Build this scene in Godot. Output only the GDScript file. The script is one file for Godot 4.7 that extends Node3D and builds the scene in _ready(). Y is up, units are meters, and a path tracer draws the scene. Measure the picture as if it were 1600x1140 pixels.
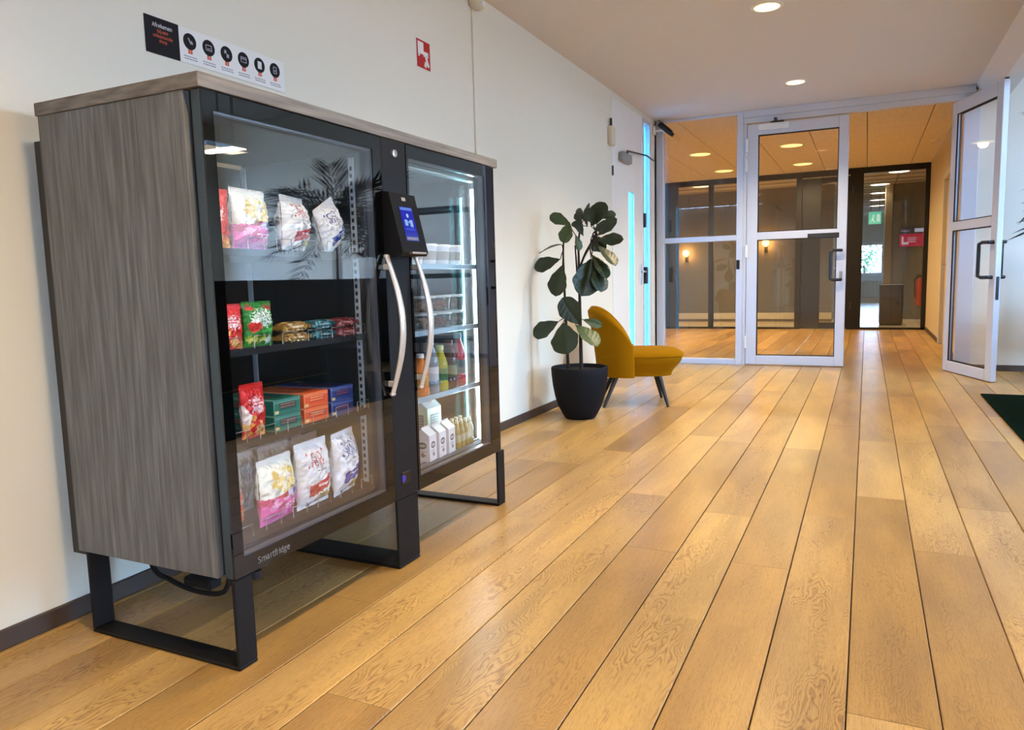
extends Node3D

const HALL_Y := 2.716
const WALL_X := -2.178
const GLASS_Z := -8.46
const FAR_Z := -14.05

var used := {}
var M := {}
var rng := RandomNumberGenerator.new()


# ---------------------------------------------------------------- mesh builder
class MB:
	var v := PackedVector3Array()
	var n := PackedVector3Array()
	var t := PackedVector2Array()
	var ix := PackedInt32Array()
	var xf := Transform3D()

	func tri(a: Vector3, b: Vector3, c: Vector3, out: Vector3, ua := Vector2.ZERO, ub := Vector2.ZERO, uc := Vector2.ZERO) -> void:
		var g := (b - a).cross(c - a)
		if g.length_squared() < 1e-16:
			return
		var nn := g.normalized()
		if nn.dot(out) < 0.0:
			nn = -nn
		else:
			var s := b
			b = c
			c = s
			var su := ub
			ub = uc
			uc = su
		var k := v.size()
		var w := (xf.basis * nn).normalized()
		for p in [a, b, c]:
			v.append(xf * p)
			n.append(w)
		t.append_array([ua, ub, uc])
		ix.append_array([k, k + 1, k + 2])

	func quad(a: Vector3, b: Vector3, c: Vector3, d: Vector3, out: Vector3, ua := Vector2(0, 1), ub := Vector2(1, 1), uc := Vector2(1, 0), ud := Vector2(0, 0)) -> void:
		tri(a, b, c, out, ua, ub, uc)
		tri(a, c, d, out, ua, uc, ud)

	# a box with chamfered edges; uv in metres from its own centre, or 0..1 on each face when unit is true
	func box(c: Vector3, s: Vector3, bev := 0.0, unit := false) -> void:
		var h := s * 0.5
		var b := minf(bev, minf(h.x, minf(h.y, h.z)) * 0.9)
		for ax in 3:
			var u := (ax + 1) % 3
			var w := (ax + 2) % 3
			for sg in [-1.0, 1.0]:
				var q: Array[Vector3] = []
				var uv: Array[Vector2] = []
				for k in [[-1, -1], [1, -1], [1, 1], [-1, 1]]:
					var p := Vector3.ZERO
					p[ax] = sg * h[ax]
					p[u] = k[0] * (h[u] - b)
					p[w] = k[1] * (h[w] - b)
					q.append(c + p)
					var across := p.z if ax == 0 else p.x
					var up := p.z if ax == 1 else p.y
					if unit:
						var fx := (across / (s.z if ax == 0 else s.x)) + 0.5
						if (ax == 0 and sg > 0) or (ax == 2 and sg < 0):
							fx = 1.0 - fx
						uv.append(Vector2(fx, 0.5 - up / (s.z if ax == 1 else s.y)))
					else:
						uv.append(Vector2(across, -up))
				var o := Vector3.ZERO
				o[ax] = sg
				quad(q[0], q[1], q[2], q[3], o, uv[0], uv[1], uv[2], uv[3])
		if b <= 0.0:
			return
		for ax in 3:
			var u := (ax + 1) % 3
			var w := (ax + 2) % 3
			for su in [-1.0, 1.0]:
				for sw in [-1.0, 1.0]:
					var q: Array[Vector3] = []
					for k in [[-1, 0], [1, 0], [1, 1], [-1, 1]]:
						var p := Vector3.ZERO
						p[ax] = k[0] * (h[ax] - b)
						p[u] = su * (h[u] - (b if k[1] == 1 else 0.0))
						p[w] = sw * (h[w] - (0.0 if k[1] == 1 else b))
						q.append(c + p)
					var o := Vector3.ZERO
					o[u] = su
					o[w] = sw
					var z := Vector2(0.5, 0.02) if unit else Vector2(q[0].x, q[0].z)
					quad(q[0], q[1], q[2], q[3], o, z, z, z, z)
		for sx in [-1.0, 1.0]:
			for sy in [-1.0, 1.0]:
				for sz in [-1.0, 1.0]:
					var e := Vector3(sx, sy, sz)
					tri(c + e * (h - Vector3(0, b, b)), c + e * (h - Vector3(b, 0, b)), c + e * (h - Vector3(b, b, 0)), e)

	# a smooth surface p(u, v) on a grid
	func grid(nu: int, nv: int, p: Callable, flip := false) -> void:
		var k := v.size()
		for j in nv + 1:
			for i in nu + 1:
				var a := float(i) / nu
				var b := float(j) / nv
				var e := 0.002
				var q: Vector3 = p.call(a, b)
				var du: Vector3 = p.call(minf(a + e, 1), b) - p.call(maxf(a - e, 0), b)
				var dv: Vector3 = p.call(a, minf(b + e, 1)) - p.call(a, maxf(b - e, 0))
				var w := du.cross(dv)
				if w.length_squared() < 1e-20:
					var b2 := clampf(b, 0.02, 0.98)
					du = p.call(minf(a + e, 1), b2) - p.call(maxf(a - e, 0), b2)
					dv = p.call(a, minf(b2 + e, 1)) - p.call(a, maxf(b2 - e, 0))
					w = du.cross(dv)
				w = w.normalized()
				if flip:
					w = -w
				v.append(xf * q)
				n.append((xf.basis * w).normalized())
				t.append(Vector2(a, b))
		for j in nv:
			for i in nu:
				var a := k + j * (nu + 1) + i
				var b := a + 1
				var c := a + nu + 1
				var d := c + 1
				if flip:
					ix.append_array([a, b, d, a, d, c])
				else:
					ix.append_array([a, d, b, a, c, d])

	# a body of revolution round y; profile points are (radius, height), from top to bottom or bottom to top
	func lathe(pr: Array, seg := 24, at := Vector3.ZERO, hard := true) -> void:
		for i in pr.size() - 1:
			var p0: Vector2 = pr[i]
			var p1: Vector2 = pr[i + 1]
			var dn := Vector2(p1.y - p0.y, p0.x - p1.x).normalized()
			var n0 := dn
			var n1 := dn
			if not hard:
				if i > 0:
					var q: Vector2 = pr[i - 1]
					n0 = (dn + Vector2(p0.y - q.y, q.x - p0.x).normalized()).normalized()
				if i < pr.size() - 2:
					var q: Vector2 = pr[i + 2]
					n1 = (dn + Vector2(q.y - p1.y, p1.x - q.x).normalized()).normalized()
			var k := v.size()
			for s in seg + 1:
				var a := TAU * s / seg
				var d := Vector3(cos(a), 0, sin(a))
				v.append(xf * (at + d * p0.x + Vector3.UP * p0.y))
				v.append(xf * (at + d * p1.x + Vector3.UP * p1.y))
				n.append((xf.basis * (d * n0.x + Vector3.UP * n0.y)).normalized())
				n.append((xf.basis * (d * n1.x + Vector3.UP * n1.y)).normalized())
				t.append(Vector2(float(s) / seg, p0.y))
				t.append(Vector2(float(s) / seg, p1.y))
			for s in seg:
				var a := k + s * 2
				# (p0,s) (p1,s) (p0,s+1) (p1,s+1): wound so that the side the normals point to is the front
				ix.append_array([a, a + 2, a + 1, a + 1, a + 2, a + 3] if true else [])

	# a round tube along points
	func tube(pts: Array, r0: float, r1 := -1.0, seg := 8, caps := true) -> void:
		var re := r0 if r1 < 0.0 else r1
		var k := v.size()
		var side := Vector3.UP
		for i in pts.size():
			var d: Vector3 = (pts[mini(i + 1, pts.size() - 1)] - pts[maxi(i - 1, 0)]).normalized()
			if i == 0:
				side = d.cross(Vector3.UP if absf(d.y) < 0.9 else Vector3.RIGHT).normalized()
			else:
				side = (side - d * side.dot(d)).normalized()
			var up := d.cross(side)
			var r := lerpf(r0, re, float(i) / maxi(1, pts.size() - 1))
			for s in seg + 1:
				var a := TAU * s / seg
				var o := side * cos(a) + up * sin(a)
				v.append(xf * (pts[i] + o * r))
				n.append((xf.basis * o).normalized())
				t.append(Vector2(float(s) / seg, float(i)))
		for i in pts.size() - 1:
			for s in seg:
				var a := k + i * (seg + 1) + s
				ix.append_array([a, a + 1, a + seg + 1, a + 1, a + seg + 2, a + seg + 1] if false else [a, a + seg + 1, a + 1, a + 1, a + seg + 1, a + seg + 2])
		if caps:
			for e in [0, pts.size() - 1]:
				var d: Vector3 = (pts[0] - pts[1]) if e == 0 else (pts[-1] - pts[-2])
				for s in seg:
					var a: int = k + e * (seg + 1) + s
					var inv := xf.affine_inverse()
					tri(pts[e], inv * v[a], inv * v[a + 1], d)

	# a flat outline (in xy) with depth towards -z
	func prism(poly: PackedVector2Array, depth: float) -> void:
		var id := Geometry2D.triangulate_polygon(poly)
		for i in range(0, id.size(), 3):
			var a := poly[id[i]]
			var b := poly[id[i + 1]]
			var c := poly[id[i + 2]]
			tri(Vector3(a.x, a.y, 0), Vector3(b.x, b.y, 0), Vector3(c.x, c.y, 0), Vector3.BACK, a, b, c)
			tri(Vector3(a.x, a.y, -depth), Vector3(b.x, b.y, -depth), Vector3(c.x, c.y, -depth), Vector3.FORWARD, a, b, c)
		var ccw := not Geometry2D.is_polygon_clockwise(poly)
		for i in poly.size():
			var a := poly[i]
			var b := poly[(i + 1) % poly.size()]
			var o := Vector3(b.y - a.y, a.x - b.x, 0) * (1.0 if ccw else -1.0)
			quad(Vector3(a.x, a.y, 0), Vector3(b.x, b.y, 0), Vector3(b.x, b.y, -depth), Vector3(a.x, a.y, -depth), o)

	func done(fix := true) -> ArrayMesh:
		# turn every triangle so that its clockwise side is the side its normals point to
		if fix:
			for i in range(0, ix.size(), 3):
				var a := v[ix[i]]
				var g := (v[ix[i + 1]] - a).cross(v[ix[i + 2]] - a)
				if g.dot(n[ix[i]] + n[ix[i + 1]] + n[ix[i + 2]]) > 0.0:
					var s := ix[i + 1]
					ix[i + 1] = ix[i + 2]
					ix[i + 2] = s
		var arr := []
		arr.resize(Mesh.ARRAY_MAX)
		arr[Mesh.ARRAY_VERTEX] = v
		arr[Mesh.ARRAY_NORMAL] = n
		arr[Mesh.ARRAY_TEX_UV] = t
		arr[Mesh.ARRAY_INDEX] = ix
		var m := ArrayMesh.new()
		m.add_surface_from_arrays(Mesh.PRIMITIVE_TRIANGLES, arr)
		return m


# ---------------------------------------------------------------- scene helpers
func numbered(called: String) -> String:
	used[called] = used.get(called, -1) + 1
	return called if used[called] == 0 else "%s_%03d" % [called, used[called]]


func tag(o: Node, label: String, category: String, group := "") -> Node:
	o.set_meta("label", label)
	o.set_meta("category", category)
	if group:
		o.set_meta("group", group)
	return o


func thing(called: String, label: String, category: String, at := Vector3.ZERO, turn := 0.0, group := "") -> Node3D:
	var o := Node3D.new()
	o.name = numbered(called)
	o.position = at
	o.rotation.y = turn
	add_child(o)
	tag(o, label, category, group)
	return o


func put(parent: Node, called: String, mesh: Mesh, m: Material, at := Vector3.ZERO, label := "") -> MeshInstance3D:
	var o := MeshInstance3D.new()
	o.mesh = mesh
	o.material_override = m
	o.position = at
	if parent == self:
		o.name = numbered(called)
	else:
		var k := 0
		var nm := called
		while parent.has_node(nm):
			k += 1
			nm = "%s_%03d" % [called, k]
		o.name = nm
	if label:
		o.set_meta("label", label)
	parent.add_child(o, true)
	return o


func struct(called: String, mesh: Mesh, m: Material, at := Vector3.ZERO) -> MeshInstance3D:
	var o := put(self, called, mesh, m, at)
	o.set_meta("kind", "structure")
	return o


func span(a: Vector3, b: Vector3, bev := 0.0) -> ArrayMesh:
	var mb := MB.new()
	mb.box((a + b) * 0.5, (b - a).abs(), bev)
	return mb.done()


func boxes(list: Array, bev := 0.0) -> ArrayMesh:
	var mb := MB.new()
	for e in list:
		mb.box((e[0] + e[1]) * 0.5, (e[1] - e[0]).abs(), bev)
	return mb.done()


func turned(list: Array, seg := 24, hard := false) -> ArrayMesh:
	var mb := MB.new()
	mb.lathe(list, seg, Vector3.ZERO, hard)
	return mb.done()


func piped(pts: Array, r: float, r1 := -1.0, seg := 10) -> ArrayMesh:
	var mb := MB.new()
	mb.tube(pts, r, r1, seg)
	return mb.done()


func mat(c: Color, rough := 0.6, metal := 0.0) -> StandardMaterial3D:
	var m := StandardMaterial3D.new()
	m.albedo_color = c
	m.roughness = rough
	m.metallic = metal
	return m


func glow(c: Color, e: float) -> StandardMaterial3D:
	var m := mat(Color(0.8, 0.8, 0.8))
	m.emission_enabled = true
	m.emission = c
	m.emission_energy_multiplier = e
	return m


func pane_mat(a := 0.004) -> StandardMaterial3D:
	var m := mat(Color(0.3, 0.34, 0.33, a), 0.0)
	m.transparency = BaseMaterial3D.TRANSPARENCY_ALPHA
	return m


func solid_glass(c: Color, a := 0.02, rough := 0.0) -> StandardMaterial3D:
	var m := mat(Color(c, a), rough)
	m.refraction_enabled = true
	m.refraction_scale = 0.05
	return m


func noise(freq: float, oct := 4, seed_ := 1) -> FastNoiseLite:
	var f := FastNoiseLite.new()
	f.noise_type = FastNoiseLite.TYPE_SIMPLEX
	f.frequency = freq
	f.fractal_octaves = oct
	f.seed = seed_
	return f


func noise_tex(freq: float, a: Color, b: Color, oct := 4, seed_ := 1, size := 512) -> NoiseTexture2D:
	var x := NoiseTexture2D.new()
	x.width = size
	x.height = size
	x.seamless = true
	x.noise = noise(freq, oct, seed_)
	var g := Gradient.new()
	g.set_color(0, a)
	g.set_color(1, b)
	x.color_ramp = g
	return x


func triplanar(m: StandardMaterial3D, scale: Vector3, world := false) -> StandardMaterial3D:
	m.uv1_triplanar = true
	m.uv1_world_triplanar = world
	m.uv1_scale = scale
	m.uv1_triplanar_sharpness = 8.0
	return m


# ---------------------------------------------------------------- lettering
func text_mesh(words: String, height: float, depth := 0.0015) -> TextMesh:
	var f := SystemFont.new()
	f.font_names = PackedStringArray(["Droid Sans"])
	var m := TextMesh.new()
	m.font = f
	m.text = words
	m.font_size = 32
	m.pixel_size = height / 23.0
	m.depth = depth
	m.curve_step = 2.0
	return m


# fills the triangles of a word into an image; at is the middle, size the letter height, all in pixels
func stamp(im: Image, words: String, at: Vector2, size: float, c: Color, lean := 0.0) -> void:
	var arr := text_mesh(words, size, 0.0).surface_get_arrays(0)
	var p: PackedVector3Array = arr[Mesh.ARRAY_VERTEX]
	var id: PackedInt32Array = arr[Mesh.ARRAY_INDEX]
	var cs := cos(lean)
	var sn := sin(lean)
	for i in range(0, id.size(), 3):
		var q: Array[Vector2] = []
		for k in 3:
			var s := p[id[i + k]]
			q.append(at + Vector2(s.x * cs + s.y * sn, s.x * sn - s.y * cs))
		fill_tri(im, q[0], q[1], q[2], c)


func fill_tri(im: Image, a: Vector2, b: Vector2, c: Vector2, col: Color) -> void:
	var den := (b - a).cross(c - a)
	if absf(den) < 1e-6:
		return
	var lo := a.min(b).min(c).floor()
	var hi := a.max(b).max(c).ceil()
	for y in range(maxi(0, int(lo.y)), mini(im.get_height() - 1, int(hi.y)) + 1):
		for x in range(maxi(0, int(lo.x)), mini(im.get_width() - 1, int(hi.x)) + 1):
			var p := Vector2(x + 0.5, y + 0.5)
			var u := (b - a).cross(p - a) / den
			var w := (c - b).cross(p - b) / den
			if u >= -0.02 and w >= -0.02 and u + w <= 1.02:
				im.set_pixel(x, y, col)


func blob(im: Image, at: Vector2, r: Vector2, c: Color, rough := 0.0, seed_ := 0) -> void:
	var f := noise(0.09, 2, seed_)
	for y in range(maxi(0, int(at.y - r.y * 1.5)), mini(im.get_height(), int(at.y + r.y * 1.5) + 1)):
		for x in range(maxi(0, int(at.x - r.x * 1.5)), mini(im.get_width(), int(at.x + r.x * 1.5) + 1)):
			var d := Vector2((x - at.x) / r.x, (y - at.y) / r.y).length()
			if d < 1.0 + rough * f.get_noise_2d(x, y):
				im.set_pixel(x, y, c)


func poly(im: Image, pts: Array, c: Color) -> void:
	var pk := PackedVector2Array(pts)
	var id := Geometry2D.triangulate_polygon(pk)
	for i in range(0, id.size(), 3):
		fill_tri(im, pk[id[i]], pk[id[i + 1]], pk[id[i + 2]], c)


func new_image(w: int, h: int, c: Color) -> Image:
	var im := Image.create(w, h, false, Image.FORMAT_RGB8)
	im.fill(c)
	return im


func print_mat(im: Image, rough := 0.4) -> StandardMaterial3D:
	var m := mat(Color.WHITE, rough)
	m.albedo_texture = ImageTexture.create_from_image(im)
	return m


# rows of short strokes for small print that the photograph does not let one read
func small_print(im: Image, at: Rect2i, rows: int, c: Color, seed_: int) -> void:
	var r := RandomNumberGenerator.new()
	r.seed = seed_
	var step := float(at.size.y) / rows
	for k in rows:
		var x := at.position.x + r.randi_range(0, 4)
		while x < at.end.x - 3:
			var w := mini(r.randi_range(3, 9), at.end.x - x)
			im.fill_rect(Rect2i(x, at.position.y + int(k * step), w, maxi(1, int(step * 0.5))), c)
			x += w + 2


# ---------------------------------------------------------------- surfaces
# an oak board, 0.2 m across the picture and 2.2 m along it: growth rings that run as arches, fibre, pores, patches and knots
func oak(seed_: int) -> StandardMaterial3D:
	var w := 176
	var h := 1900
	var im := Image.create(w, h, false, Image.FORMAT_RGB8)
	var warp := noise(0.6, 3, seed_)
	var wob := noise(1.0, 3, seed_ + 7)
	var fib := noise(1.0, 2, seed_ + 13)
	var pat := noise(1.0, 3, seed_ + 21)
	var r := RandomNumberGenerator.new()
	r.seed = seed_ * 77
	var knots: Array[Vector2] = []
	for k in 3:
		knots.append(Vector2(r.randf_range(0.25, 0.75), r.randf_range(0.1, 2.1)))
	var tilt := r.randf_range(2.0, 4.0)
	var rings: float = [24.0, 27.0, 21.0, 30.0][seed_ % 4]
	var bold: float = [0.62, 0.34, 0.55, 0.26][seed_ % 4]
	var base := Color(0.765, 0.61, 0.355)
	var dark := Color(0.40, 0.265, 0.125)
	var grey := Color(0.665, 0.53, 0.33)
	for y in h:
		var v := 2.2 * y / h
		var mid := 0.5 + 0.4 * warp.get_noise_2d(v * 0.7, 3.0)
		for x in w:
			var u := float(x) / w
			var d := u - mid
			var hh := d * d * 1.5 + v * tilt * 0.12 + 0.16 * wob.get_noise_2d(u * 1.5, v * 2.2) + 0.012 * wob.get_noise_2d(u * 16.0, v * 14.0)
			for k in knots:
				var q := Vector2((u - k.x) * 0.2, (v - k.y) * 0.4).length_squared()
				hh += 0.10 * exp(-q / 0.0009)
			var f := fposmod(hh * rings, 1.0)
			var line := pow(maxf(0.0, 1.0 - absf(f - 0.75) / (0.25 if f > 0.75 else 0.75)), 2.6)
			var show := clampf(0.55 + 1.6 * pat.get_noise_2d(u * 1.3 + 9.0, v * 1.3), 0.12, 1.0)
			var fine := fib.get_noise_2d(u * 48.0, v * 3.0)
			var pore := 1.0 if fib.get_noise_2d(u * 70.0 + 50.0, v * 16.0) > 0.42 else 0.0
			var c := base.lerp(grey, clampf(0.4 + 0.7 * pat.get_noise_2d(u * 0.7, v * 0.8 + 60.0), 0.0, 1.0))
			c = c.lerp(dark, clampf(line * show * bold + fine * 0.14 + pore * 0.25 * (1.0 - 0.5 * show), 0.0, 1.0))
			im.set_pixel(x, y, c)
	var m := mat(Color.WHITE, 0.32)
	m.albedo_texture = ImageTexture.create_from_image(im)
	m.metallic_specular = 0.45
	return m


func make_materials() -> void:
	M.wall = mat(Color(0.865, 0.85, 0.80), 0.75)
	M.wall.heightmap_enabled = true
	M.wall.heightmap_texture = noise_tex(0.06, Color.BLACK, Color.WHITE, 3, 5, 256)
	M.wall.heightmap_scale = 0.02
	triplanar(M.wall, Vector3(4, 4, 4), true)
	M.wall_cream = M.wall.duplicate()
	M.wall_cream.albedo_color = Color(0.86, 0.845, 0.78)
	M.ceiling = mat(Color(0.85, 0.82, 0.79), 0.9)
	M.outer = mat(Color(0.55, 0.55, 0.53), 0.9)
	M.sub = mat(Color(0.10, 0.07, 0.045), 0.9)
	M.base = mat(Color(0.25, 0.20, 0.165), 0.5)
	M.alu = mat(Color(0.79, 0.80, 0.83), 0.45, 0.1)
	M.alu_white = mat(Color(0.78, 0.76, 0.77), 0.5)
	M.white = mat(Color(0.88, 0.88, 0.86), 0.45)
	M.cream = mat(Color(0.80, 0.77, 0.68), 0.5)
	M.black = mat(Color(0.022, 0.022, 0.024), 0.42)
	M.black_gloss = mat(Color(0.012, 0.013, 0.015), 0.0)
	M.black_metal = mat(Color(0.075, 0.07, 0.068), 0.5)
	M.black_metal.metallic_specular = 0.3
	M.teal_black = mat(Color(0.17, 0.235, 0.27), 0.4, 0.1)
	M.rubber = mat(Color(0.02, 0.02, 0.02), 0.8)
	M.steel = mat(Color(0.72, 0.71, 0.70), 0.3, 0.9)
	M.steel_dark = mat(Color(0.3, 0.29, 0.28), 0.35, 0.9)
	M.grey = mat(Color(0.55, 0.55, 0.54), 0.55)
	M.pane = pane_mat()
	M.pane_dark = pane_mat(0.25)
	M.pane_dark.albedo_color = Color(0.06, 0.06, 0.06, 0.45)
	M.sky_glass = solid_glass(Color(0.42, 0.80, 0.95))
	M.tan = mat(Color(0.90, 0.84, 0.72), 0.8)
	M.tan.albedo_texture = noise_tex(0.02, Color(0.95, 0.94, 0.93), Color.WHITE, 3, 9, 256)
	triplanar(M.tan, Vector3(6, 0.6, 0.6), true)
	M.beige_wood = mat(Color(0.84, 0.77, 0.62), 0.55)
	M.beige_wood.albedo_texture = noise_tex(0.02, Color(0.88, 0.85, 0.82), Color.WHITE, 3, 11, 256)
	triplanar(M.beige_wood, Vector3(6, 0.5, 6), true)
	M.dark_grey = mat(Color(0.40, 0.395, 0.38), 0.7)
	M.slate = mat(Color(0.13, 0.19, 0.24), 0.6)
	M.laminate = mat(Color(0.78, 0.83, 0.865), 0.55)
	M.laminate.albedo_texture = noise_tex(0.03, Color(0.48, 0.455, 0.43), Color(0.645, 0.62, 0.59), 4, 17, 512)
	M.laminate.detail_enabled = true
	M.laminate.detail_blend_mode = BaseMaterial3D.BLEND_MODE_MUL
	M.laminate.detail_albedo = noise_tex(0.05, Color(0.78, 0.77, 0.76), Color(1, 1, 1), 3, 23, 512)
	M.laminate.detail_uv_layer = BaseMaterial3D.DETAIL_UV_1
	triplanar(M.laminate, Vector3(2.6, 0.14, 2.6))
	M.laminate_top = M.laminate.duplicate()
	M.laminate_top.albedo_color = Color(0.86, 0.85, 0.83)
	M.laminate_top.uv1_scale = Vector3(0.4, 2.6, 0.14)
	for k in 4:
		M["oak%d" % k] = oak(4 + k * 5)
	# finer tone steps from board to board: the same four figures, each in two stains
	for k in 4:
		var d: StandardMaterial3D = M["oak%d" % k].duplicate()
		d.albedo_color = [Color(0.90, 0.885, 0.87), Color(0.84, 0.815, 0.79), Color(0.93, 0.93, 0.92), Color(0.87, 0.84, 0.80)][k]
		M["oak%d" % (k + 4)] = d
	M.rug = mat(Color(0.075, 0.16, 0.12), 0.95)
	M.rug.metallic_specular = 0.1
	M.rug.albedo_texture = noise_tex(0.12, Color(0.45, 0.5, 0.48), Color.WHITE, 3, 31, 512)
	M.rug.heightmap_enabled = true
	M.rug.heightmap_texture = noise_tex(0.25, Color.BLACK, Color.WHITE, 2, 32, 512)
	M.rug.heightmap_scale = 0.5
	triplanar(M.rug, Vector3(3, 3, 3), true)
	M.mustard = mat(Color(0.59, 0.40, 0.0), 0.9)
	M.mustard.metallic_specular = 0.2
	M.mustard.rim_enabled = true
	M.mustard.rim = 1.0
	M.mustard.rim_tint = 0.97
	M.mustard.albedo_texture = noise_tex(0.15, Color(0.86, 0.84, 0.82), Color.WHITE, 3, 41, 256)
	triplanar(M.mustard, Vector3(5, 5, 5))
	M.leaf = mat(Color(0.12, 0.19, 0.07), 0.4)
	M.leaf.albedo_texture = noise_tex(0.03, Color(0.7, 0.75, 0.7), Color.WHITE, 3, 51, 256)
	M.leaf.backlight_enabled = true
	M.leaf.backlight = Color(0.03, 0.06, 0.01)
	triplanar(M.leaf, Vector3(9, 9, 9))
	M.leaf_pale = M.leaf.duplicate()
	M.leaf_pale.albedo_color = Color(0.26, 0.34, 0.19)
	M.stem = mat(Color(0.13, 0.09, 0.065), 0.85)
	M.soil = mat(Color(0.11, 0.075, 0.05), 0.95)
	M.soil.heightmap_enabled = true
	M.soil.heightmap_texture = noise_tex(0.1, Color.BLACK, Color.WHITE, 3, 61, 256)
	M.soil.heightmap_scale = 1.0
	triplanar(M.soil, Vector3(8, 8, 8))
	M.pot = mat(Color(0.04, 0.05, 0.07), 0.7)
	M.pot.metallic_specular = 0.3
	M.palm = mat(Color(0.035, 0.06, 0.025), 0.5)
	M.warm_lamp = glow(Color(1.0, 0.86, 0.62), 2.6)
	M.lobby_lamp = glow(Color(1.0, 0.86, 0.52), 1.5)
	M.day_lamp = glow(Color(1.0, 0.95, 0.85), 2.6)
	M.led = glow(Color(0.85, 0.97, 1.0), 6.0)
	M.red = mat(Color(0.68, 0.06, 0.06), 0.45)


func area(parent: Node3D, called: String, at: Vector3, size: Vector2, c: Color, e: float, look := Vector3.DOWN) -> AreaLight3D:
	var l := AreaLight3D.new()
	l.name = called
	l.area_size = size
	l.area_normalize_energy = true
	l.light_color = c
	l.light_energy = e
	l.area_range = 30.0
	l.shadow_enabled = true
	parent.add_child(l, true)
	l.position = at
	l.basis = Basis.looking_at(look, Vector3.RIGHT if absf(look.y) > 0.9 else Vector3.UP)
	return l


# a recessed round downlight with its own light just under the glowing disc
func downlight(at: Vector3, c: Color, e: float, glowing: Material, label: String, group := "", r := 0.085, cone := 64.0) -> void:
	var o := thing("ceiling_downlight", label, "ceiling light", at, 0, group)
	put(o, "trim_ring", turned([Vector2(r - 0.004, 0.004), Vector2(r - 0.003, -0.006), Vector2(r + 0.012, -0.005), Vector2(r + 0.018, 0.0)], 36), M.white)
	put(o, "diffuser", turned([Vector2(0.0, -0.011), Vector2(r * 0.7, -0.010), Vector2(r - 0.006, -0.006)], 36), glowing)
	var l := SpotLight3D.new()
	l.name = "downlight_lamp"
	l.light_color = c
	l.light_energy = e
	l.light_size = minf(r * 0.7, 0.06)
	l.spot_angle = cone
	l.spot_angle_attenuation = 0.8
	l.spot_range = 30.0
	l.spot_attenuation = 2.0
	l.shadow_enabled = true
	o.add_child(l, true)
	l.position = Vector3(0, -0.02, 0)
	l.rotation.x = -PI / 2



# ---------------------------------------------------------------- the setting
func plank_mesh(x0: float, x1: float, z0: float, z1: float, mb: MB) -> void:
	# one board: top face, chamfered long edges, and sides down to the bed; uv is the board's own place on a random stretch of grain
	var g := 0.0016
	var c := 0.0026
	var fu := rng.randf() < 0.5
	var fv := rng.randf() < 0.5
	var dv := rng.randf_range(0.0, maxf(0.0, 2.2 - absf(z1 - z0)))
	var uv := func(x: float, z: float) -> Vector2:
		var a := (x - x0) / 0.2
		var b := (z0 - z + dv) / 2.2
		return Vector2(1.0 - a if fu else a, 1.0 - b if fv else b)
	var xa := x0 + g
	var xb := x1 - g
	var za := z0 - 0.0005
	var zb := z1 + 0.0005
	var lift := rng.randf_range(-0.0004, 0.0)
	var rows := [[xa, -0.014], [xa, lift - c * 0.9], [xa + c, lift], [xb - c, lift], [xb, lift - c * 0.9], [xb, -0.014]]
	var outs := [Vector3.LEFT, Vector3(-1, 1, 0), Vector3.UP, Vector3(1, 1, 0), Vector3.RIGHT]
	for i in 5:
		var p: Array = rows[i]
		var q: Array = rows[i + 1]
		mb.quad(Vector3(p[0], p[1], za), Vector3(q[0], q[1], za), Vector3(q[0], q[1], zb), Vector3(p[0], p[1], zb), outs[i], uv.call(p[0], za), uv.call(q[0], za), uv.call(q[0], zb), uv.call(p[0], zb))
	for e in [[za, 1.0], [zb, -1.0]]:
		mb.quad(Vector3(xa, -0.014, e[0]), Vector3(xb, -0.014, e[0]), Vector3(xb, lift - c, e[0]), Vector3(xa, lift - c, e[0]), Vector3(0, 0, e[1]))


func lay_floor() -> void:
	var fl := struct("floor", boxes([[Vector3(WALL_X - 0.2, -0.16, GLASS_Z), Vector3(6.1, -0.014, 3.1)], [Vector3(-4.7, -0.16, FAR_Z - 0.05), Vector3(6.1, -0.014, GLASS_Z)]]), M.sub)
	var known := {-7: [-4.04], -3: [-3.1, -5.46], -2: [-2.57, -4.43], -1: [-1.5, -3.21, -5.2], 0: [-1.75, -3.56, -4.77], 1: [-2.92, -4.77], 2: [-1.8, -3.53]}
	var rest: Array[MB] = []
	for k in 8:
		rest.append(MB.new())
	for k in range(-24, 32):
		var x0 := -0.0168 + 0.1937 * k
		var x1 := x0 + 0.1937
		if x1 < -2.35 and x0 < -4.6:
			continue
		var start := 3.0 if x1 > -2.35 else GLASS_Z
		var stop := FAR_Z if x0 < 0.9 else GLASS_Z
		var cuts: Array = []
		var z := start - rng.randf_range(0.4, 1.9)
		for j in known.get(k, []):
			while z > j + 2.1:
				cuts.append(z)
				z -= rng.randf_range(1.3, 2.0)
			z = j
			cuts.append(z)
			z -= rng.randf_range(1.5, 2.1)
		while z > stop + 0.25:
			cuts.append(z)
			z -= rng.randf_range(1.3, 2.1)
		cuts.append(stop)
		var from := start
		for to in cuts:
			var kind := rng.randi_range(0, 7)
			var shown: bool = to < -0.9 and x0 < -to * 0.42 - 0.1 and x0 > -2.5 and x0 < 1.9 or x1 < -2.3
			if shown:
				var mb := MB.new()
				plank_mesh(x0, x1, from, to, mb)
				put(fl, "plank", mb.done(), M["oak%d" % kind])
			else:
				plank_mesh(x0, x1, from, to, rest[kind])
			from = to
	for k in 8:
		if rest[k].v.size():
			put(fl, "planks_outside_the_view", rest[k].done(), M["oak%d" % k]).set_meta("kind", "stuff")


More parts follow.
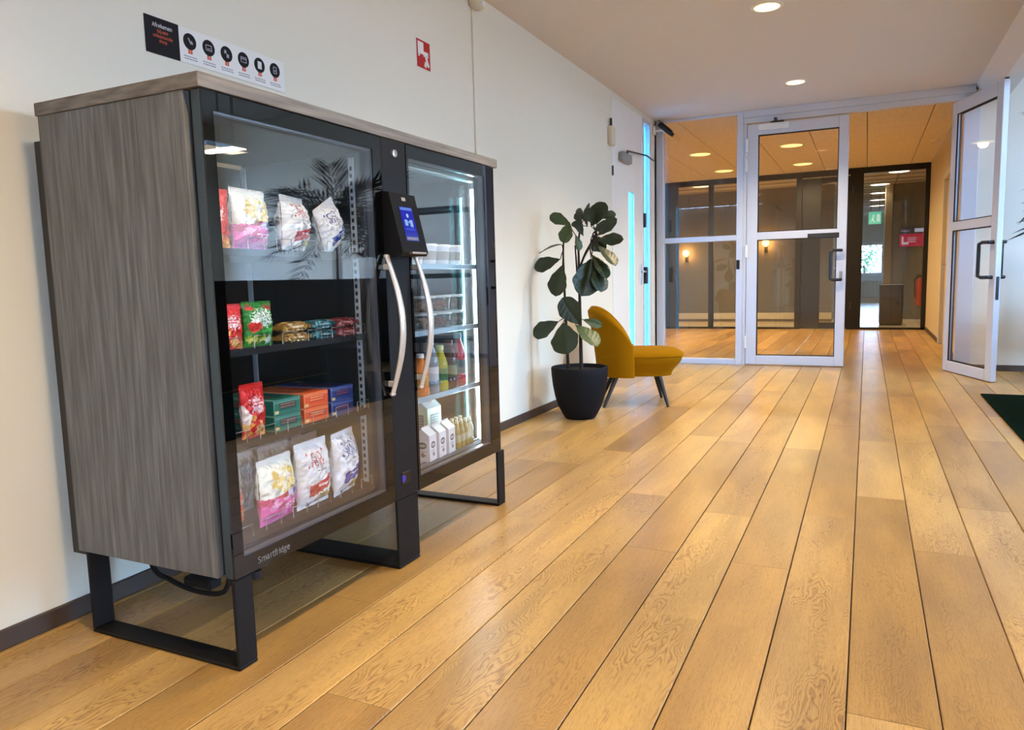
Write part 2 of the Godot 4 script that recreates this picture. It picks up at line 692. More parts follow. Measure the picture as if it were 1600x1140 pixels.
func build_shell() -> void:
	var W := WALL_X
	# left wall with its door and strip-window opening (z -6.79 to -8.2)
	struct("wall_left", boxes([
		[Vector3(W - 0.2, 0, -6.79), Vector3(W, HALL_Y, 3.0)],
		[Vector3(W - 0.2, 2.66, -8.20), Vector3(W, HALL_Y, -6.79)],
		[Vector3(W - 0.2, 0, GLASS_Z), Vector3(W, HALL_Y, -8.20)],
	]), M.wall_cream)
	struct("trim_1", boxes([[Vector3(W, 1.2, -4.112), Vector3(W + 0.012, 2.62, -4.094)]], 0.003), M.wall_cream)
	struct("baseboard_left", boxes([[Vector3(W, 0, -6.77), Vector3(W + 0.014, 0.058, 3.0)]], 0.003), M.base)
	# hall ceiling, the beam on its right, and the taller part behind the beam
	struct("ceiling", boxes([[Vector3(W - 0.2, HALL_Y, GLASS_Z - 0.1), Vector3(0.885, HALL_Y + 0.15, 3.2)]]), M.ceiling)
	var drop := MB.new()
	drop.xf.origin.z = 3.0
	drop.prism(PackedVector2Array([Vector2(0.885, HALL_Y), Vector2(1.0, 2.568), Vector2(1.14, 2.568), Vector2(1.14, 3.6), Vector2(0.885, 3.6)]), 3.0 - GLASS_Z)
	struct("trim_2", drop.done(), M.ceiling)
	struct("ceiling_side", boxes([
		[Vector3(1.14, 3.4, GLASS_Z - 0.1), Vector3(2.4, 3.6, 3.2)], [Vector3(4.4, 3.4, GLASS_Z - 0.1), Vector3(6.2, 3.6, 3.2)],
		[Vector3(2.4, 3.4, GLASS_Z - 0.1), Vector3(4.4, 3.6, -6.3)], [Vector3(2.4, 3.4, -3.7), Vector3(4.4, 3.6, 3.2)],
	]), M.ceiling)
	var added_skylight := struct("added_window_8", boxes([  # skylight added to let more daylight onto far wall and floor
		[Vector3(2.4, 3.52, -6.3), Vector3(2.46, 3.6, -3.7)], [Vector3(4.34, 3.52, -6.3), Vector3(4.4, 3.6, -3.7)],
		[Vector3(2.46, 3.52, -6.3), Vector3(4.34, 3.6, -6.24)], [Vector3(2.46, 3.52, -3.76), Vector3(4.34, 3.6, -3.7)],
		[Vector3(2.46, 3.52, -5.03), Vector3(4.34, 3.6, -4.97)],
	], 0.004), M.white)
	put(added_skylight, "pane", span(Vector3(2.46, 3.55, -6.24), Vector3(4.34, 3.556, -5.03)), M.pane)
	put(added_skylight, "pane", span(Vector3(2.46, 3.55, -4.97), Vector3(4.34, 3.556, -3.76)), M.pane)
	struct("wall_back", boxes([
		[Vector3(W - 0.2, 0, 3.0), Vector3(2.5, 3.5, 3.2)], [Vector3(4.8, 0, 3.0), Vector3(6.2, 3.5, 3.2)],
		[Vector3(2.5, 0, 3.0), Vector3(4.8, 0.6, 3.2)], [Vector3(2.5, 2.6, 3.0), Vector3(4.8, 3.5, 3.2)],
	]), M.wall)
	var wb := struct("added_window_6", boxes([  # unseen window added for cool light on surfaces facing the camera
		[Vector3(2.5, 0.6, 3.06), Vector3(4.8, 0.66, 3.12)], [Vector3(2.5, 2.54, 3.06), Vector3(4.8, 2.6, 3.12)],
		[Vector3(2.5, 0.66, 3.06), Vector3(2.56, 2.54, 3.12)], [Vector3(4.74, 0.66, 3.06), Vector3(4.8, 2.54, 3.12)],
	], 0.004), M.white)
	put(wb, "pane", span(Vector3(2.56, 0.66, 3.085), Vector3(4.74, 2.54, 3.091)), M.pane)
	struct("wall_far", boxes([[Vector3(0.93, 0, GLASS_Z - 0.2), Vector3(6.2, 3.5, GLASS_Z)]]), M.wall)
	struct("baseboard_far", boxes([[Vector3(0.93, 0, GLASS_Z), Vector3(6.0, 0.058, GLASS_Z + 0.014)]], 0.003), M.base)
	# right wall, its daylight window, and a second window added to brighten the far wall
	struct("wall_right", boxes([
		[Vector3(6.0, 0, -3.2), Vector3(6.2, 3.5, 3.0)],
		[Vector3(6.0, 0, -6.0), Vector3(6.2, 3.5, -4.9)],
		[Vector3(6.0, 0, GLASS_Z), Vector3(6.2, 3.5, -8.1)],
		[Vector3(6.0, 0, -4.9), Vector3(6.2, 0.5, -3.2)], [Vector3(6.0, 2.7, -4.9), Vector3(6.2, 3.5, -3.2)],
		[Vector3(6.0, 0, -8.1), Vector3(6.2, 0.5, -6.0)], [Vector3(6.0, 2.7, -8.1), Vector3(6.2, 3.5, -6.0)],
	]), M.wall)
	for e in [["window_1", -4.9, 1.7], ["added_window_7", -8.1, 2.1]]:
		var z0: float = e[1]
		var z1: float = z0 + e[2]
		var w := struct(e[0], boxes([
			[Vector3(6.06, 0.5, z0), Vector3(6.12, 0.56, z1)], [Vector3(6.06, 2.64, z0), Vector3(6.12, 2.7, z1)],
			[Vector3(6.06, 0.56, z0), Vector3(6.12, 2.64, z0 + 0.06)], [Vector3(6.06, 0.56, z1 - 0.06), Vector3(6.12, 2.64, z1)],
		], 0.004), M.white)
		put(w, "pane", span(Vector3(6.085, 0.56, z0 + 0.06), Vector3(6.091, 2.64, z1 - 0.06)), M.pane)
	# ground outside the left wall
	struct("ground", boxes([[Vector3(-60, -0.3, GLASS_Z), Vector3(WALL_X - 0.2, -0.05, 40)], [Vector3(-60, -0.3, -60), Vector3(-4.7, -0.05, GLASS_Z)]]), M.outer)
	struct("ground_side", span(Vector3(6.2, -0.3, -60), Vector3(60, -0.16, 40)), M.outer)


func left_door() -> void:
	var W := WALL_X
	# white leaf standing a little proud of the wall, with a narrow glazed slit
	var d := struct("door_1", boxes([
		[Vector3(W - 0.05, 0.01, -7.33), Vector3(W + 0.004, 2.658, -6.80)],
		[Vector3(W - 0.05, 0.01, -7.83), Vector3(W + 0.004, 2.658, -7.53)],
		[Vector3(W - 0.05, 0.01, -7.53), Vector3(W + 0.004, 0.17, -7.33)],
		[Vector3(W - 0.05, 1.85, -7.53), Vector3(W + 0.004, 2.658, -7.33)],
	], 0.002), M.white)
	put(d, "pane", span(Vector3(W - 0.03, 0.17, -7.53), Vector3(W - 0.012, 1.85, -7.33)), M.sky_glass)
	for y in [1.99, 1.17, 0.30]:
		put(d, "hinge", boxes([[Vector3(W, y - 0.045, -6.815), Vector3(W + 0.018, y + 0.045, -6.795)]], 0.004), M.steel_dark)
	var h := MB.new()
	h.box(Vector3(W + 0.008, 1.02, -7.76), Vector3(0.012, 0.22, 0.035), 0.004)
	var pl := put(d, "handle_plate", h.done(), M.steel)
	put(pl, "handle", piped([Vector3(W + 0.012, 1.05, -7.76), Vector3(W + 0.06, 1.05, -7.76), Vector3(W + 0.066, 1.05, -7.74), Vector3(W + 0.066, 1.05, -7.65)], 0.010), M.steel)
	# frame of the strip window beside the leaf
	var f := struct("window_2", boxes([
		[Vector3(W - 0.08, 0.0, -8.20), Vector3(W + 0.006, 2.66, -8.14)],
		[Vector3(W - 0.08, 0.0, -7.90), Vector3(W + 0.006, 2.66, -7.845)],
		[Vector3(W - 0.08, 2.62, -8.14), Vector3(W + 0.006, 2.66, -7.90)],
		[Vector3(W - 0.08, 0.0, -8.14), Vector3(W + 0.006, 0.05, -7.90)],
	], 0.003), M.alu_white)
	put(f, "pane", span(Vector3(W - 0.05, 0.05, -8.14), Vector3(W - 0.03, 2.62, -7.90)), M.sky_glass)
	put(f, "lock_box", boxes([[Vector3(W, 1.52, -7.90), Vector3(W + 0.03, 1.67, -7.86)]], 0.004), M.black)
	put(f, "latch", boxes([[Vector3(W, 0.92, -7.91), Vector3(W + 0.045, 1.1, -7.86)]], 0.008), M.black)
	var c := thing("door_closer", "grey door closer with a long thin arm on the white exit door", "door closer", Vector3(W + 0.004, 2.145, -7.14))
	put(c, "housing", boxes([[Vector3(0, -0.045, -0.15), Vector3(0.055, 0.045, 0.15)]], 0.012), M.grey)
	put(c, "arm", piped([Vector3(0.03, 0.045, -0.06), Vector3(0.03, 0.075, -0.06), Vector3(0.10, 0.085, -0.5), Vector3(0.05, 0.10, -0.98)], 0.009), M.steel_dark)
	var b := thing("wall_box", "small white alarm box with a dark top lever high beside the exit door", "alarm box", Vector3(W, 2.30, -6.73))
	put(b, "casing", boxes([[Vector3(0, -0.10, -0.05), Vector3(0.05, 0.075, 0.05)]], 0.01), M.cream)
	put(b, "lever", boxes([[Vector3(0.012, 0.075, -0.012), Vector3(0.03, 0.15, 0.012)]], 0.004), M.black)


func pull_handle(parent: Node3D, at: Vector3, out: Vector3, side: Vector3) -> void:
	# a black bow handle: two feet on the stile, the grip set out and to the side of them
	var mb := MB.new()
	var g := out * 0.07 + side * 0.10
	for s in [-1.0, 1.0]:
		mb.tube([at + Vector3(0, 0.15 * s, 0), at + Vector3(0, 0.15 * s, 0) + out * 0.045], 0.017, 0.015, 12)
	mb.tube([at + Vector3(0, 0.15, 0) + out * 0.045, at + Vector3(0, 0.152, 0) + g * 0.75, at + Vector3(0, 0.138, 0) + g, at + Vector3(0, 0.1, 0) + g, at + Vector3(0, -0.1, 0) + g, at + Vector3(0, -0.138, 0) + g, at + Vector3(0, -0.152, 0) + g * 0.75, at + Vector3(0, -0.15, 0) + out * 0.045], 0.0155, -1, 12)
	put(parent, "handle", mb.done(), M.black)


# an aluminium door leaf in its own space: hinge edge at x = 0, running to +x, faces at z = +-0.025
func leaf_frame(o: Node3D, wide: float, high: float, stile_a: float, stile_b: float) -> void:
	put(o, "stile", boxes([[Vector3(0, 0.008, -0.025), Vector3(stile_a, high, 0.025)]], 0.004), M.alu)
	put(o, "stile", boxes([[Vector3(wide - stile_b, 0.008, -0.025), Vector3(wide, high, 0.025)]], 0.004), M.alu)
	put(o, "rail", boxes([[Vector3(stile_a, 0.008, -0.025), Vector3(wide - stile_b, 0.108, 0.025)]], 0.004), M.alu)
	put(o, "rail", boxes([[Vector3(stile_a, 1.357, -0.025), Vector3(wide - stile_b, 1.438, 0.025)]], 0.004), M.alu)
	put(o, "rail", boxes([[Vector3(stile_a, high - 0.115, -0.025), Vector3(wide - stile_b, high, 0.025)]], 0.004), M.alu)
	put(o, "pane", span(Vector3(stile_a, 0.108, -0.004), Vector3(wide - stile_b, 1.357, 0.004)), M.pane)
	put(o, "pane", span(Vector3(stile_a, 1.438, -0.004), Vector3(wide - stile_b, high - 0.115, 0.004)), M.pane)
	var mb := MB.new()
	for e in [[0.108, 1.357], [1.438, high - 0.115]]:
		for zz in [-0.014, 0.014]:
			mb.box(Vector3(stile_a + 0.004, (e[0] + e[1]) / 2, zz), Vector3(0.008, e[1] - e[0], 0.01))
			mb.box(Vector3(wide - stile_b - 0.004, (e[0] + e[1]) / 2, zz), Vector3(0.008, e[1] - e[0], 0.01))
			mb.box(Vector3((stile_a + wide - stile_b) / 2, e[0] + 0.004, zz), Vector3(wide - stile_a - stile_b, 0.008, 0.01))
			mb.box(Vector3((stile_a + wide - stile_b) / 2, e[1] - 0.004, zz), Vector3(wide - stile_a - stile_b, 0.008, 0.01))
	put(o, "glazing_gasket", mb.done(), M.rubber)


func leaf_root(called: String, at: Vector3) -> Node3D:
	var o := Node3D.new()
	o.name = numbered(called)
	o.position = at
	o.set_meta("kind", "structure")
	add_child(o)
	return o


func glass_front() -> void:
	var z := GLASS_Z
	# fixed frame: posts, header, the sidelight and its rails
	var f := struct("window_3", boxes([
		[Vector3(WALL_X, 0, z - 0.04), Vector3(-2.092, HALL_Y, z + 0.04)],
		[Vector3(-1.294, 0, z - 0.04), Vector3(-1.227, HALL_Y, z + 0.04)],
		[Vector3(-2.092, 2.69, z - 0.035), Vector3(-1.294, HALL_Y, z + 0.035)],
		[Vector3(-2.092, 0, z - 0.035), Vector3(-1.294, 0.062, z + 0.035)],
		[Vector3(-2.092, 1.362, z - 0.035), Vector3(-1.294, 1.42, z + 0.035)],
	], 0.004), M.alu)
	put(f, "pane", span(Vector3(-2.092, 0.062, z - 0.004), Vector3(-1.294, 1.362, z + 0.004)), M.pane)
	put(f, "pane", span(Vector3(-2.092, 1.42, z - 0.004), Vector3(-1.294, 2.69, z + 0.004)), M.pane)
	put(f, "post_lock", boxes([[Vector3(-1.29, 1.05, z + 0.04), Vector3(-1.255, 1.15, z + 0.05)]], 0.003), M.black)
	var g := struct("trim_3", boxes([
		[Vector3(-1.227, 2.645, z - 0.05), Vector3(0.885, HALL_Y, z + 0.05)],
		[Vector3(-1.227, 2.585, z - 0.035), Vector3(0.80, 2.645, z + 0.035)],
		[Vector3(-1.227, 0, z - 0.03), Vector3(-1.195, 2.585, z + 0.03)],
		[Vector3(0.80, 0, z - 0.06), Vector3(0.93, 2.645, z + 0.04)],
	], 0.004), M.alu)
	g.set_meta("label", "grey aluminium header and jambs of the double glass doors")
	# closed leaf
	var a := leaf_root("door_2", Vector3(-1.19, 0, z))
	leaf_frame(a, 0.992, 2.572, 0.112, 0.092)
	for y in [2.36, 2.15, 1.24, 0.25]:
		put(a, "hinge", boxes([[Vector3(-0.014, y - 0.07, 0.02), Vector3(0.014, y + 0.07, 0.05)]], 0.008), M.white)
	pull_handle(a, Vector3(0.946, 1.065, 0.025), Vector3.BACK, Vector3.LEFT)
	put(a, "lock_plate", boxes([[Vector3(0.93, 0.93, 0.025), Vector3(0.965, 1.0, 0.033)]], 0.003), M.steel)
	var c := thing("door_closer", "pale grey closer box at the top of the closed glass door", "door closer", Vector3(-0.92, 2.53, z + 0.025))
	put(c, "housing", boxes([[Vector3(-0.155, -0.032, 0), Vector3(0.155, 0.032, 0.05)]], 0.008), M.white)
	put(c, "arm", boxes([[Vector3(-0.03, 0.032, 0.0), Vector3(0.10, 0.05, 0.05)], [Vector3(0.0, 0.05, 0.01), Vector3(0.03, 0.085, 0.04)]], 0.004), M.steel_dark)
	var s := thing("door_sign", "narrow dark sign strip on the middle rail of the closed glass door", "sign", Vector3(-0.42, 1.372, z + 0.025))
	put(s, "plate", boxes([[Vector3(-0.152, -0.027, 0), Vector3(0.152, 0.027, 0.004)]], 0.001), mat(Color(0.12, 0.12, 0.115), 0.5))
	var st := MB.new()
	for k in 15:
		st.box(Vector3(-0.115 + k * 0.0165, 0.0 + (0.002 if k % 3 == 0 else 0.0), 0.0045), Vector3(0.011, 0.016 if k % 3 == 0 else 0.012, 0.001))
	put(s, "small_print", st.done(), mat(Color(0.23, 0.23, 0.22), 0.6))
	# open leaf, swung into the hall
	var turn := -atan2(0.846, 0.294)
	var b := leaf_root("door_3", Vector3(0.72, 0, -8.40))
	b.rotation.y = turn
	leaf_frame(b, 0.895, 2.556, 0.09, 0.10)
	pull_handle(b, Vector3(0.85, 1.065, -0.025), Vector3.FORWARD, Vector3.LEFT)
	pull_handle(b, Vector3(0.85, 1.065, 0.025), Vector3.BACK, Vector3.LEFT)
	put(b, "lock_plate", boxes([[Vector3(0.895, 0.72, -0.012), Vector3(0.899, 0.92, 0.012)]], 0.001), M.steel_dark)
	put(b, "top_pivot", boxes([[Vector3(0.87, 2.556, -0.012), Vector3(0.905, 2.575, 0.012)]], 0.003), M.black)
	# black camera in the corner over the sidelight
	var k := thing("security_camera", "black bullet camera on a white bracket above the sidelight", "camera", Vector3(-2.17, 2.60, -8.30))
	put(k, "bracket", boxes([[Vector3(-0.005, -0.05, -0.03), Vector3(0.02, 0.05, 0.03)], [Vector3(0.02, -0.02, -0.012), Vector3(0.13, 0.0, 0.012)]], 0.004), M.white)
	var cm := MB.new()
	cm.xf = Transform3D(Basis.from_euler(Vector3(0, 0, -0.72)), Vector3(0.13, 0.0, 0))
	cm.box(Vector3(0.0, 0.0, 0.0), Vector3(0.19, 0.05, 0.055), 0.012)
	cm.box(Vector3(-0.02, 0.03, 0.0), Vector3(0.19, 0.008, 0.07), 0.003)
	cm.tube([Vector3(0.095, 0, 0), Vector3(0.115, 0, 0)], 0.022, 0.02, 16)
	put(k, "camera_body", cm.done(), M.black)


# the lobby behind the glass doors and the corridor behind its black partition
func lobby() -> void:
	var z1 := FAR_Z
	struct("wall_lobby_right", boxes([[Vector3(0.895, 0, z1), Vector3(1.1, HALL_Y, -11.42)], [Vector3(0.895, 0, -10.40), Vector3(1.1, HALL_Y, GLASS_Z - 0.2)], [Vector3(0.895, 2.2, -11.42), Vector3(1.1, HALL_Y, -10.40)]]), M.beige_wood)
	struct("baseboard_lobby", boxes([[Vector3(0.883, 0, -10.36), Vector3(0.895, 0.06, GLASS_Z - 0.2)], [Vector3(0.883, 0, z1 + 0.03), Vector3(0.895, 0.06, -11.46)]], 0.002), M.base)
	var d := struct("door_4", boxes([[Vector3(0.93, 0, -11.38), Vector3(0.97, 2.16, -10.44)]], 0.003), M.beige_wood)
	put(d, "door_frame", boxes([[Vector3(0.88, 0, -11.46), Vector3(0.98, 2.24, -11.38)], [Vector3(0.88, 0, -10.44), Vector3(0.98, 2.24, -10.36)], [Vector3(0.88, 2.16, -11.38), Vector3(0.98, 2.24, -10.44)]], 0.004), M.cream)
	put(d, "handle", piped([Vector3(0.93, 1.05, -11.28), Vector3(0.88, 1.05, -11.28), Vector3(0.88, 1.05, -11.16)], 0.01), M.steel)
	struct("wall_lobby_left", boxes([[Vector3(-4.7, 0, z1 - 0.1), Vector3(-4.5, HALL_Y, GLASS_Z)]]), M.wall)
	struct("wall_lobby_front", boxes([[Vector3(-4.7, 0, GLASS_Z - 0.04), Vector3(WALL_X, HALL_Y, GLASS_Z + 0.1)]]), M.wall)
	# ceiling boards with open joints
	var c := struct("ceiling_lobby", boxes([[Vector3(-4.7, HALL_Y + 0.03, z1 - 0.1), Vector3(1.1, HALL_Y + 0.2, GLASS_Z - 0.1)]]), M.sub)
	for k in 9:
		var x := 0.60 - 0.645 * k
		for seg in [[-8.56, -11.3], [-11.3, -14.0]]:
			put(c, "ceiling_panel", boxes([[Vector3(x - 0.637, HALL_Y, seg[1] + 0.004), Vector3(x, HALL_Y + 0.02, seg[0] - 0.004)]], 0.003), M.tan)
	for seg in [[-8.56, -11.3], [-11.3, -14.0]]:
		put(c, "ceiling_panel", boxes([[Vector3(0.608, HALL_Y, seg[1] + 0.004), Vector3(0.893, HALL_Y + 0.02, seg[0] - 0.004)]], 0.003), M.tan)
	var sm := thing("smoke_detector", "small round smoke detector on the tan lobby ceiling", "smoke detector", Vector3(0.78, HALL_Y, -11.65))
	put(sm, "base", turned([Vector2(0, -0.03), Vector2(0.03, -0.03), Vector2(0.05, -0.018), Vector2(0.055, 0.0)]), M.tan)
	# black partition
	var p := struct("window_4", boxes([
		[Vector3(-4.5, 2.62, z1 - 0.04), Vector3(0.895, HALL_Y, z1 + 0.04)],
		[Vector3(-4.5, 0, z1 - 0.04), Vector3(-1.12, 0.035, z1 + 0.04)],
		[Vector3(-0.1, 0, z1 - 0.04), Vector3(0.895, 0.035, z1 + 0.04)],
		[Vector3(0.825, 0, z1 - 0.04), Vector3(0.895, 2.62, z1 + 0.04)],
		[Vector3(-0.29, 0, z1 - 0.05), Vector3(-0.085, 2.62, z1 + 0.05)],
		[Vector3(-1.145, 0, z1 - 0.05), Vector3(-1.05, 2.62, z1 + 0.05)],
		[Vector3(-2.65, 0, z1 - 0.04), Vector3(-2.56, 2.62, z1 + 0.04)],
		[Vector3(-3.47, 0, z1 - 0.04), Vector3(-3.40, 2.62, z1 + 0.04)],
	], 0.004), M.black)
	put(p, "pane", span(Vector3(-0.085, 0.035, z1 - 0.004), Vector3(0.825, 2.62, z1 + 0.004)), M.pane)
	put(p, "pane", span(Vector3(-2.56, 0.035, z1 - 0.004), Vector3(-1.145, 2.62, z1 + 0.004)), M.pane)
	put(p, "pane", span(Vector3(-3.40, 0.035, z1 - 0.004), Vector3(-2.65, 2.62, z1 + 0.004)), M.pane)
	put(p, "blue_panel", boxes([[Vector3(-3.44, 0.035, z1 + 0.02), Vector3(-3.20, 2.62, z1 + 0.05)]], 0.004), M.slate)
	put(p, "hinge", boxes([[Vector3(-0.26, 2.3, z1 + 0.05), Vector3(-0.235, 2.42, z1 + 0.07)], [Vector3(-0.26, 0.35, z1 + 0.05), Vector3(-0.235, 0.47, z1 + 0.07)]], 0.004), M.steel_dark)
	var k := struct("door_5", boxes([
		[Vector3(-1.05, 0.01, z1 - 0.02), Vector3(-0.74, 2.6, z1 + 0.02)], [Vector3(-0.37, 0.01, z1 - 0.02), Vector3(-0.29, 2.6, z1 + 0.02)],
		[Vector3(-0.74, 0.01, z1 - 0.02), Vector3(-0.37, 0.12, z1 + 0.02)], [Vector3(-0.74, 2.5, z1 - 0.02), Vector3(-0.37, 2.6, z1 + 0.02)],
	], 0.004), M.black)
	put(k, "pane", span(Vector3(-0.74, 0.12, z1 - 0.004), Vector3(-0.37, 2.5, z1 + 0.004)), M.pane)
	put(k, "handle", piped([Vector3(-0.40, 1.05, z1 + 0.02), Vector3(-0.40, 1.05, z1 + 0.07), Vector3(-0.52, 1.05, z1 + 0.07)], 0.011), M.steel)

	# corridor behind it
	struct("floor_corridor", boxes([[Vector3(-4.7, -0.1, -26.2), Vector3(2.2, 0, z1 - 0.05)]]), mat(Color(0.74, 0.68, 0.56), 0.25))
	struct("ceiling_corridor", boxes([[Vector3(-4.7, HALL_Y, -26.2), Vector3(2.2, HALL_Y + 0.15, z1 - 0.05)]]), mat(Color(0.72, 0.68, 0.6), 0.85))
	var grid := MB.new()
	for i in 16:
		grid.box(Vector3(-1.2, HALL_Y - 0.004, z1 - 0.7 - i * 0.62), Vector3(6.6, 0.012, 0.022))
	for i in 6:
		grid.box(Vector3(-0.15 + (i - 1) * 0.62, HALL_Y - 0.004, -20.0), Vector3(0.022, 0.012, 11.6))
	struct("trim_4", grid.done(), M.dark_grey)
	struct("wall_corridor_left", boxes([[Vector3(-4.7, 0, -16.4), Vector3(-0.62, HALL_Y, -16.2)], [Vector3(-0.8, 0, -26.0), Vector3(-0.62, HALL_Y, -16.4)], [Vector3(-4.7, 0, -16.2), Vector3(-4.5, HALL_Y, z1 - 0.05)]]), M.dark_grey)
	struct("baseboard_corridor", boxes([[Vector3(-4.5, 0.05, -16.2), Vector3(-0.62, 0.18, -16.18)]], 0.004), M.cream)
	struct("wall_corridor_right", boxes([[Vector3(0.42, 0, -17.2), Vector3(2.2, HALL_Y, -17.0)], [Vector3(2.0, 0, -17.0), Vector3(2.2, HALL_Y, z1 - 0.05)], [Vector3(0.9, 0, -26.0), Vector3(1.1, HALL_Y, -17.2)], [Vector3(0.895, 0, z1 - 0.1), Vector3(2.2, HALL_Y, z1 + 0.0)]]), M.dark_grey)
	struct("trim_5", boxes([[Vector3(0.30, 0, -17.25), Vector3(0.44, HALL_Y, -16.95)]], 0.006), mat(Color(0.5, 0.44, 0.33), 0.6))
	# end wall with its bright window
	struct("wall_corridor_end", boxes([[Vector3(-0.8, 0, -26.2), Vector3(1.1, 0.85, -26.0)], [Vector3(-0.8, 1.85, -26.2), Vector3(1.1, HALL_Y, -26.0)], [Vector3(-0.8, 0.85, -26.2), Vector3(-0.45, 1.85, -26.0)]]), M.white)
	var w := struct("window_5", boxes([
		[Vector3(-0.45, 0.85, -26.15), Vector3(1.1, 0.93, -26.05)], [Vector3(-0.45, 1.78, -26.15), Vector3(1.1, 1.85, -26.05)],
		[Vector3(0.40, 0.93, -26.15), Vector3(0.47, 1.78, -26.05)], [Vector3(-0.45, 0.93, -26.15), Vector3(-0.38, 1.78, -26.05)],
	], 0.006), M.white)
	put(w, "pane", span(Vector3(-0.38, 0.93, -26.105), Vector3(0.40, 1.78, -26.095)), M.pane)
	put(w, "pane", span(Vector3(0.47, 0.93, -26.105), Vector3(1.1, 1.78, -26.095)), M.pane)
	var rad := thing("radiator", "white panel radiator under the far corridor window", "radiator", Vector3(0.1, 0, -25.94))
	var rb := MB.new()
	for i in 14:
		rb.box(Vector3(-0.4 + i * 0.062, 0.42, 0), Vector3(0.05, 0.5, 0.06), 0.01)
	rb.box(Vector3(0, 0.68, 0), Vector3(0.9, 0.02, 0.08), 0.005)
	rb.box(Vector3(0, 0.08, -0.02), Vector3(0.8, 0.17, 0.03), 0.005)
	put(rad, "panel", rb.done(), M.white)
	var tr := thing("garden_tree", "leafy green tree outside the far corridor window", "tree", Vector3(-0.1, 0, -29.5))
	put(tr, "trunk", piped([Vector3(0, -0.16, 0), Vector3(0.03, 0.6, 0), Vector3(0, 1.2, 0.02)], 0.07, 0.04), M.stem)
	var cr := MB.new()
	var rr := RandomNumberGenerator.new()
	rr.seed = 8
	for i in 420:
		var q := Vector3(rr.randfn(), rr.randfn(), rr.randfn()) * Vector3(0.28, 0.3, 0.3) + Vector3(0, 1.45, 0)
		var a := Vector3(rr.randfn(), rr.randfn(), rr.randfn()).normalized() * 0.07
		var b := a.cross(Vector3(rr.randfn(), rr.randfn(), rr.randfn())).normalized() * 0.035
		cr.quad(q - a, q + b, q + a, q - b, Vector3.BACK)
	put(tr, "crown", cr.done(), mat(Color(0.16, 0.34, 0.2), 0.7)).set_meta("kind", "stuff")
	struct("ground_end", span(Vector3(-4.7, -0.3, -60), Vector3(6.2, -0.16, -26.2)), M.outer)

	# what stands and hangs in the corridor
	var ex := thing("exit_sign", "glowing green escape sign hung from the far corridor ceiling", "exit sign", Vector3(0.125, 2.12, -18.0))
	put(ex, "panel", boxes([[Vector3(-0.125, -0.13, -0.02), Vector3(0.125, 0.13, 0.02)]], 0.006), glow(Color(0.08, 0.72, 0.58), 0.9))
	put(ex, "hanger", boxes([[Vector3(-0.09, 0.13, -0.005), Vector3(-0.08, HALL_Y - 2.12, 0.005)], [Vector3(0.08, 0.13, -0.005), Vector3(0.09, HALL_Y - 2.12, 0.005)]]), M.steel_dark)
	var run := MB.new()
	run.box(Vector3(-0.03, 0.06, 0.022), Vector3(0.03, 0.03, 0.004))
	run.xf = Transform3D(Basis.from_euler(Vector3(0, 0, -0.3)), Vector3(-0.035, 0.01, 0.022))
	run.box(Vector3.ZERO, Vector3(0.03, 0.08, 0.004))
	run.xf = Transform3D(Basis.from_euler(Vector3(0, 0, 0.7)), Vector3(-0.02, -0.06, 0.022))
	run.box(Vector3.ZERO, Vector3(0.018, 0.08, 0.004))
	run.xf = Transform3D(Basis.from_euler(Vector3(0, 0, -0.9)), Vector3(-0.06, -0.05, 0.022))
	run.box(Vector3.ZERO, Vector3(0.018, 0.07, 0.004))
	run.xf = Transform3D()
	run.box(Vector3(0.065, 0.0, 0.022), Vector3(0.06, 0.16, 0.004))
	put(ex, "running_figure", run.done(), glow(Color(0.85, 1, 0.92), 0.6))
	area(ex, "exit_sign_light", Vector3(0, 0, 0.05), Vector2(0.24, 0.25), Color(0.2, 1, 0.7), 0.05, Vector3.BACK)
	# wall screen: dark bar, white bar and pink panel with a word and an emblem
	var im := new_image(192, 144, Color(0.72, 0.07, 0.25))
	im.fill_rect(Rect2i(0, 0, 192, 46), Color(0.10, 0.09, 0.14))
	im.fill_rect(Rect2i(98, 6, 94, 28), Color(0.75, 0.78, 0.86))
	im.fill_rect(Rect2i(8, 20, 60, 6), Color(0.6, 0.6, 0.65))
	blob(im, Vector2(168, 66), Vector2(12, 12), Color(0.85, 0.5, 0.6))
	im.fill_rect(Rect2i(14, 66, 12, 62), Color(0.85, 0.78, 0.8))
	im.fill_rect(Rect2i(26, 110, 34, 18), Color(0.85, 0.78, 0.8))
	small_print(im, Rect2i(52, 74, 60, 46), 3, Color(0.85, 0.78, 0.8), 4)
	var scm := mat(Color.BLACK, 0.2)
	scm.emission_enabled = true
	scm.emission_texture = ImageTexture.create_from_image(im)
	scm.emission_operator = BaseMaterial3D.EMISSION_OP_MULTIPLY
	scm.emission = Color.WHITE
	scm.emission_energy_multiplier = 0.5
	var sc := thing("wall_screen", "screen with a pink picture on the dark corridor wall", "screen", Vector3(0.83, 1.64, -16.99))
	put(sc, "casing", boxes([[Vector3(-0.265, -0.195, 0), Vector3(0.265, 0.195, 0.05)]], 0.006), M.black)
	var sq := MB.new()
	sq.quad(Vector3(-0.255, -0.185, 0.0505), Vector3(0.255, -0.185, 0.0505), Vector3(0.255, 0.185, 0.0505), Vector3(-0.255, 0.185, 0.0505), Vector3.BACK)
	put(sc, "display", sq.done(), scm)
	area(sc, "screen_light", Vector3(0, 0, 0.08), Vector2(0.5, 0.36), Color(0.9, 0.3, 0.45), 0.12, Vector3.BACK)
	var fx := thing("fire_extinguisher", "red fire extinguisher on the dark corridor wall below the screen", "fire extinguisher", Vector3(0.96, 0.28, -16.89))
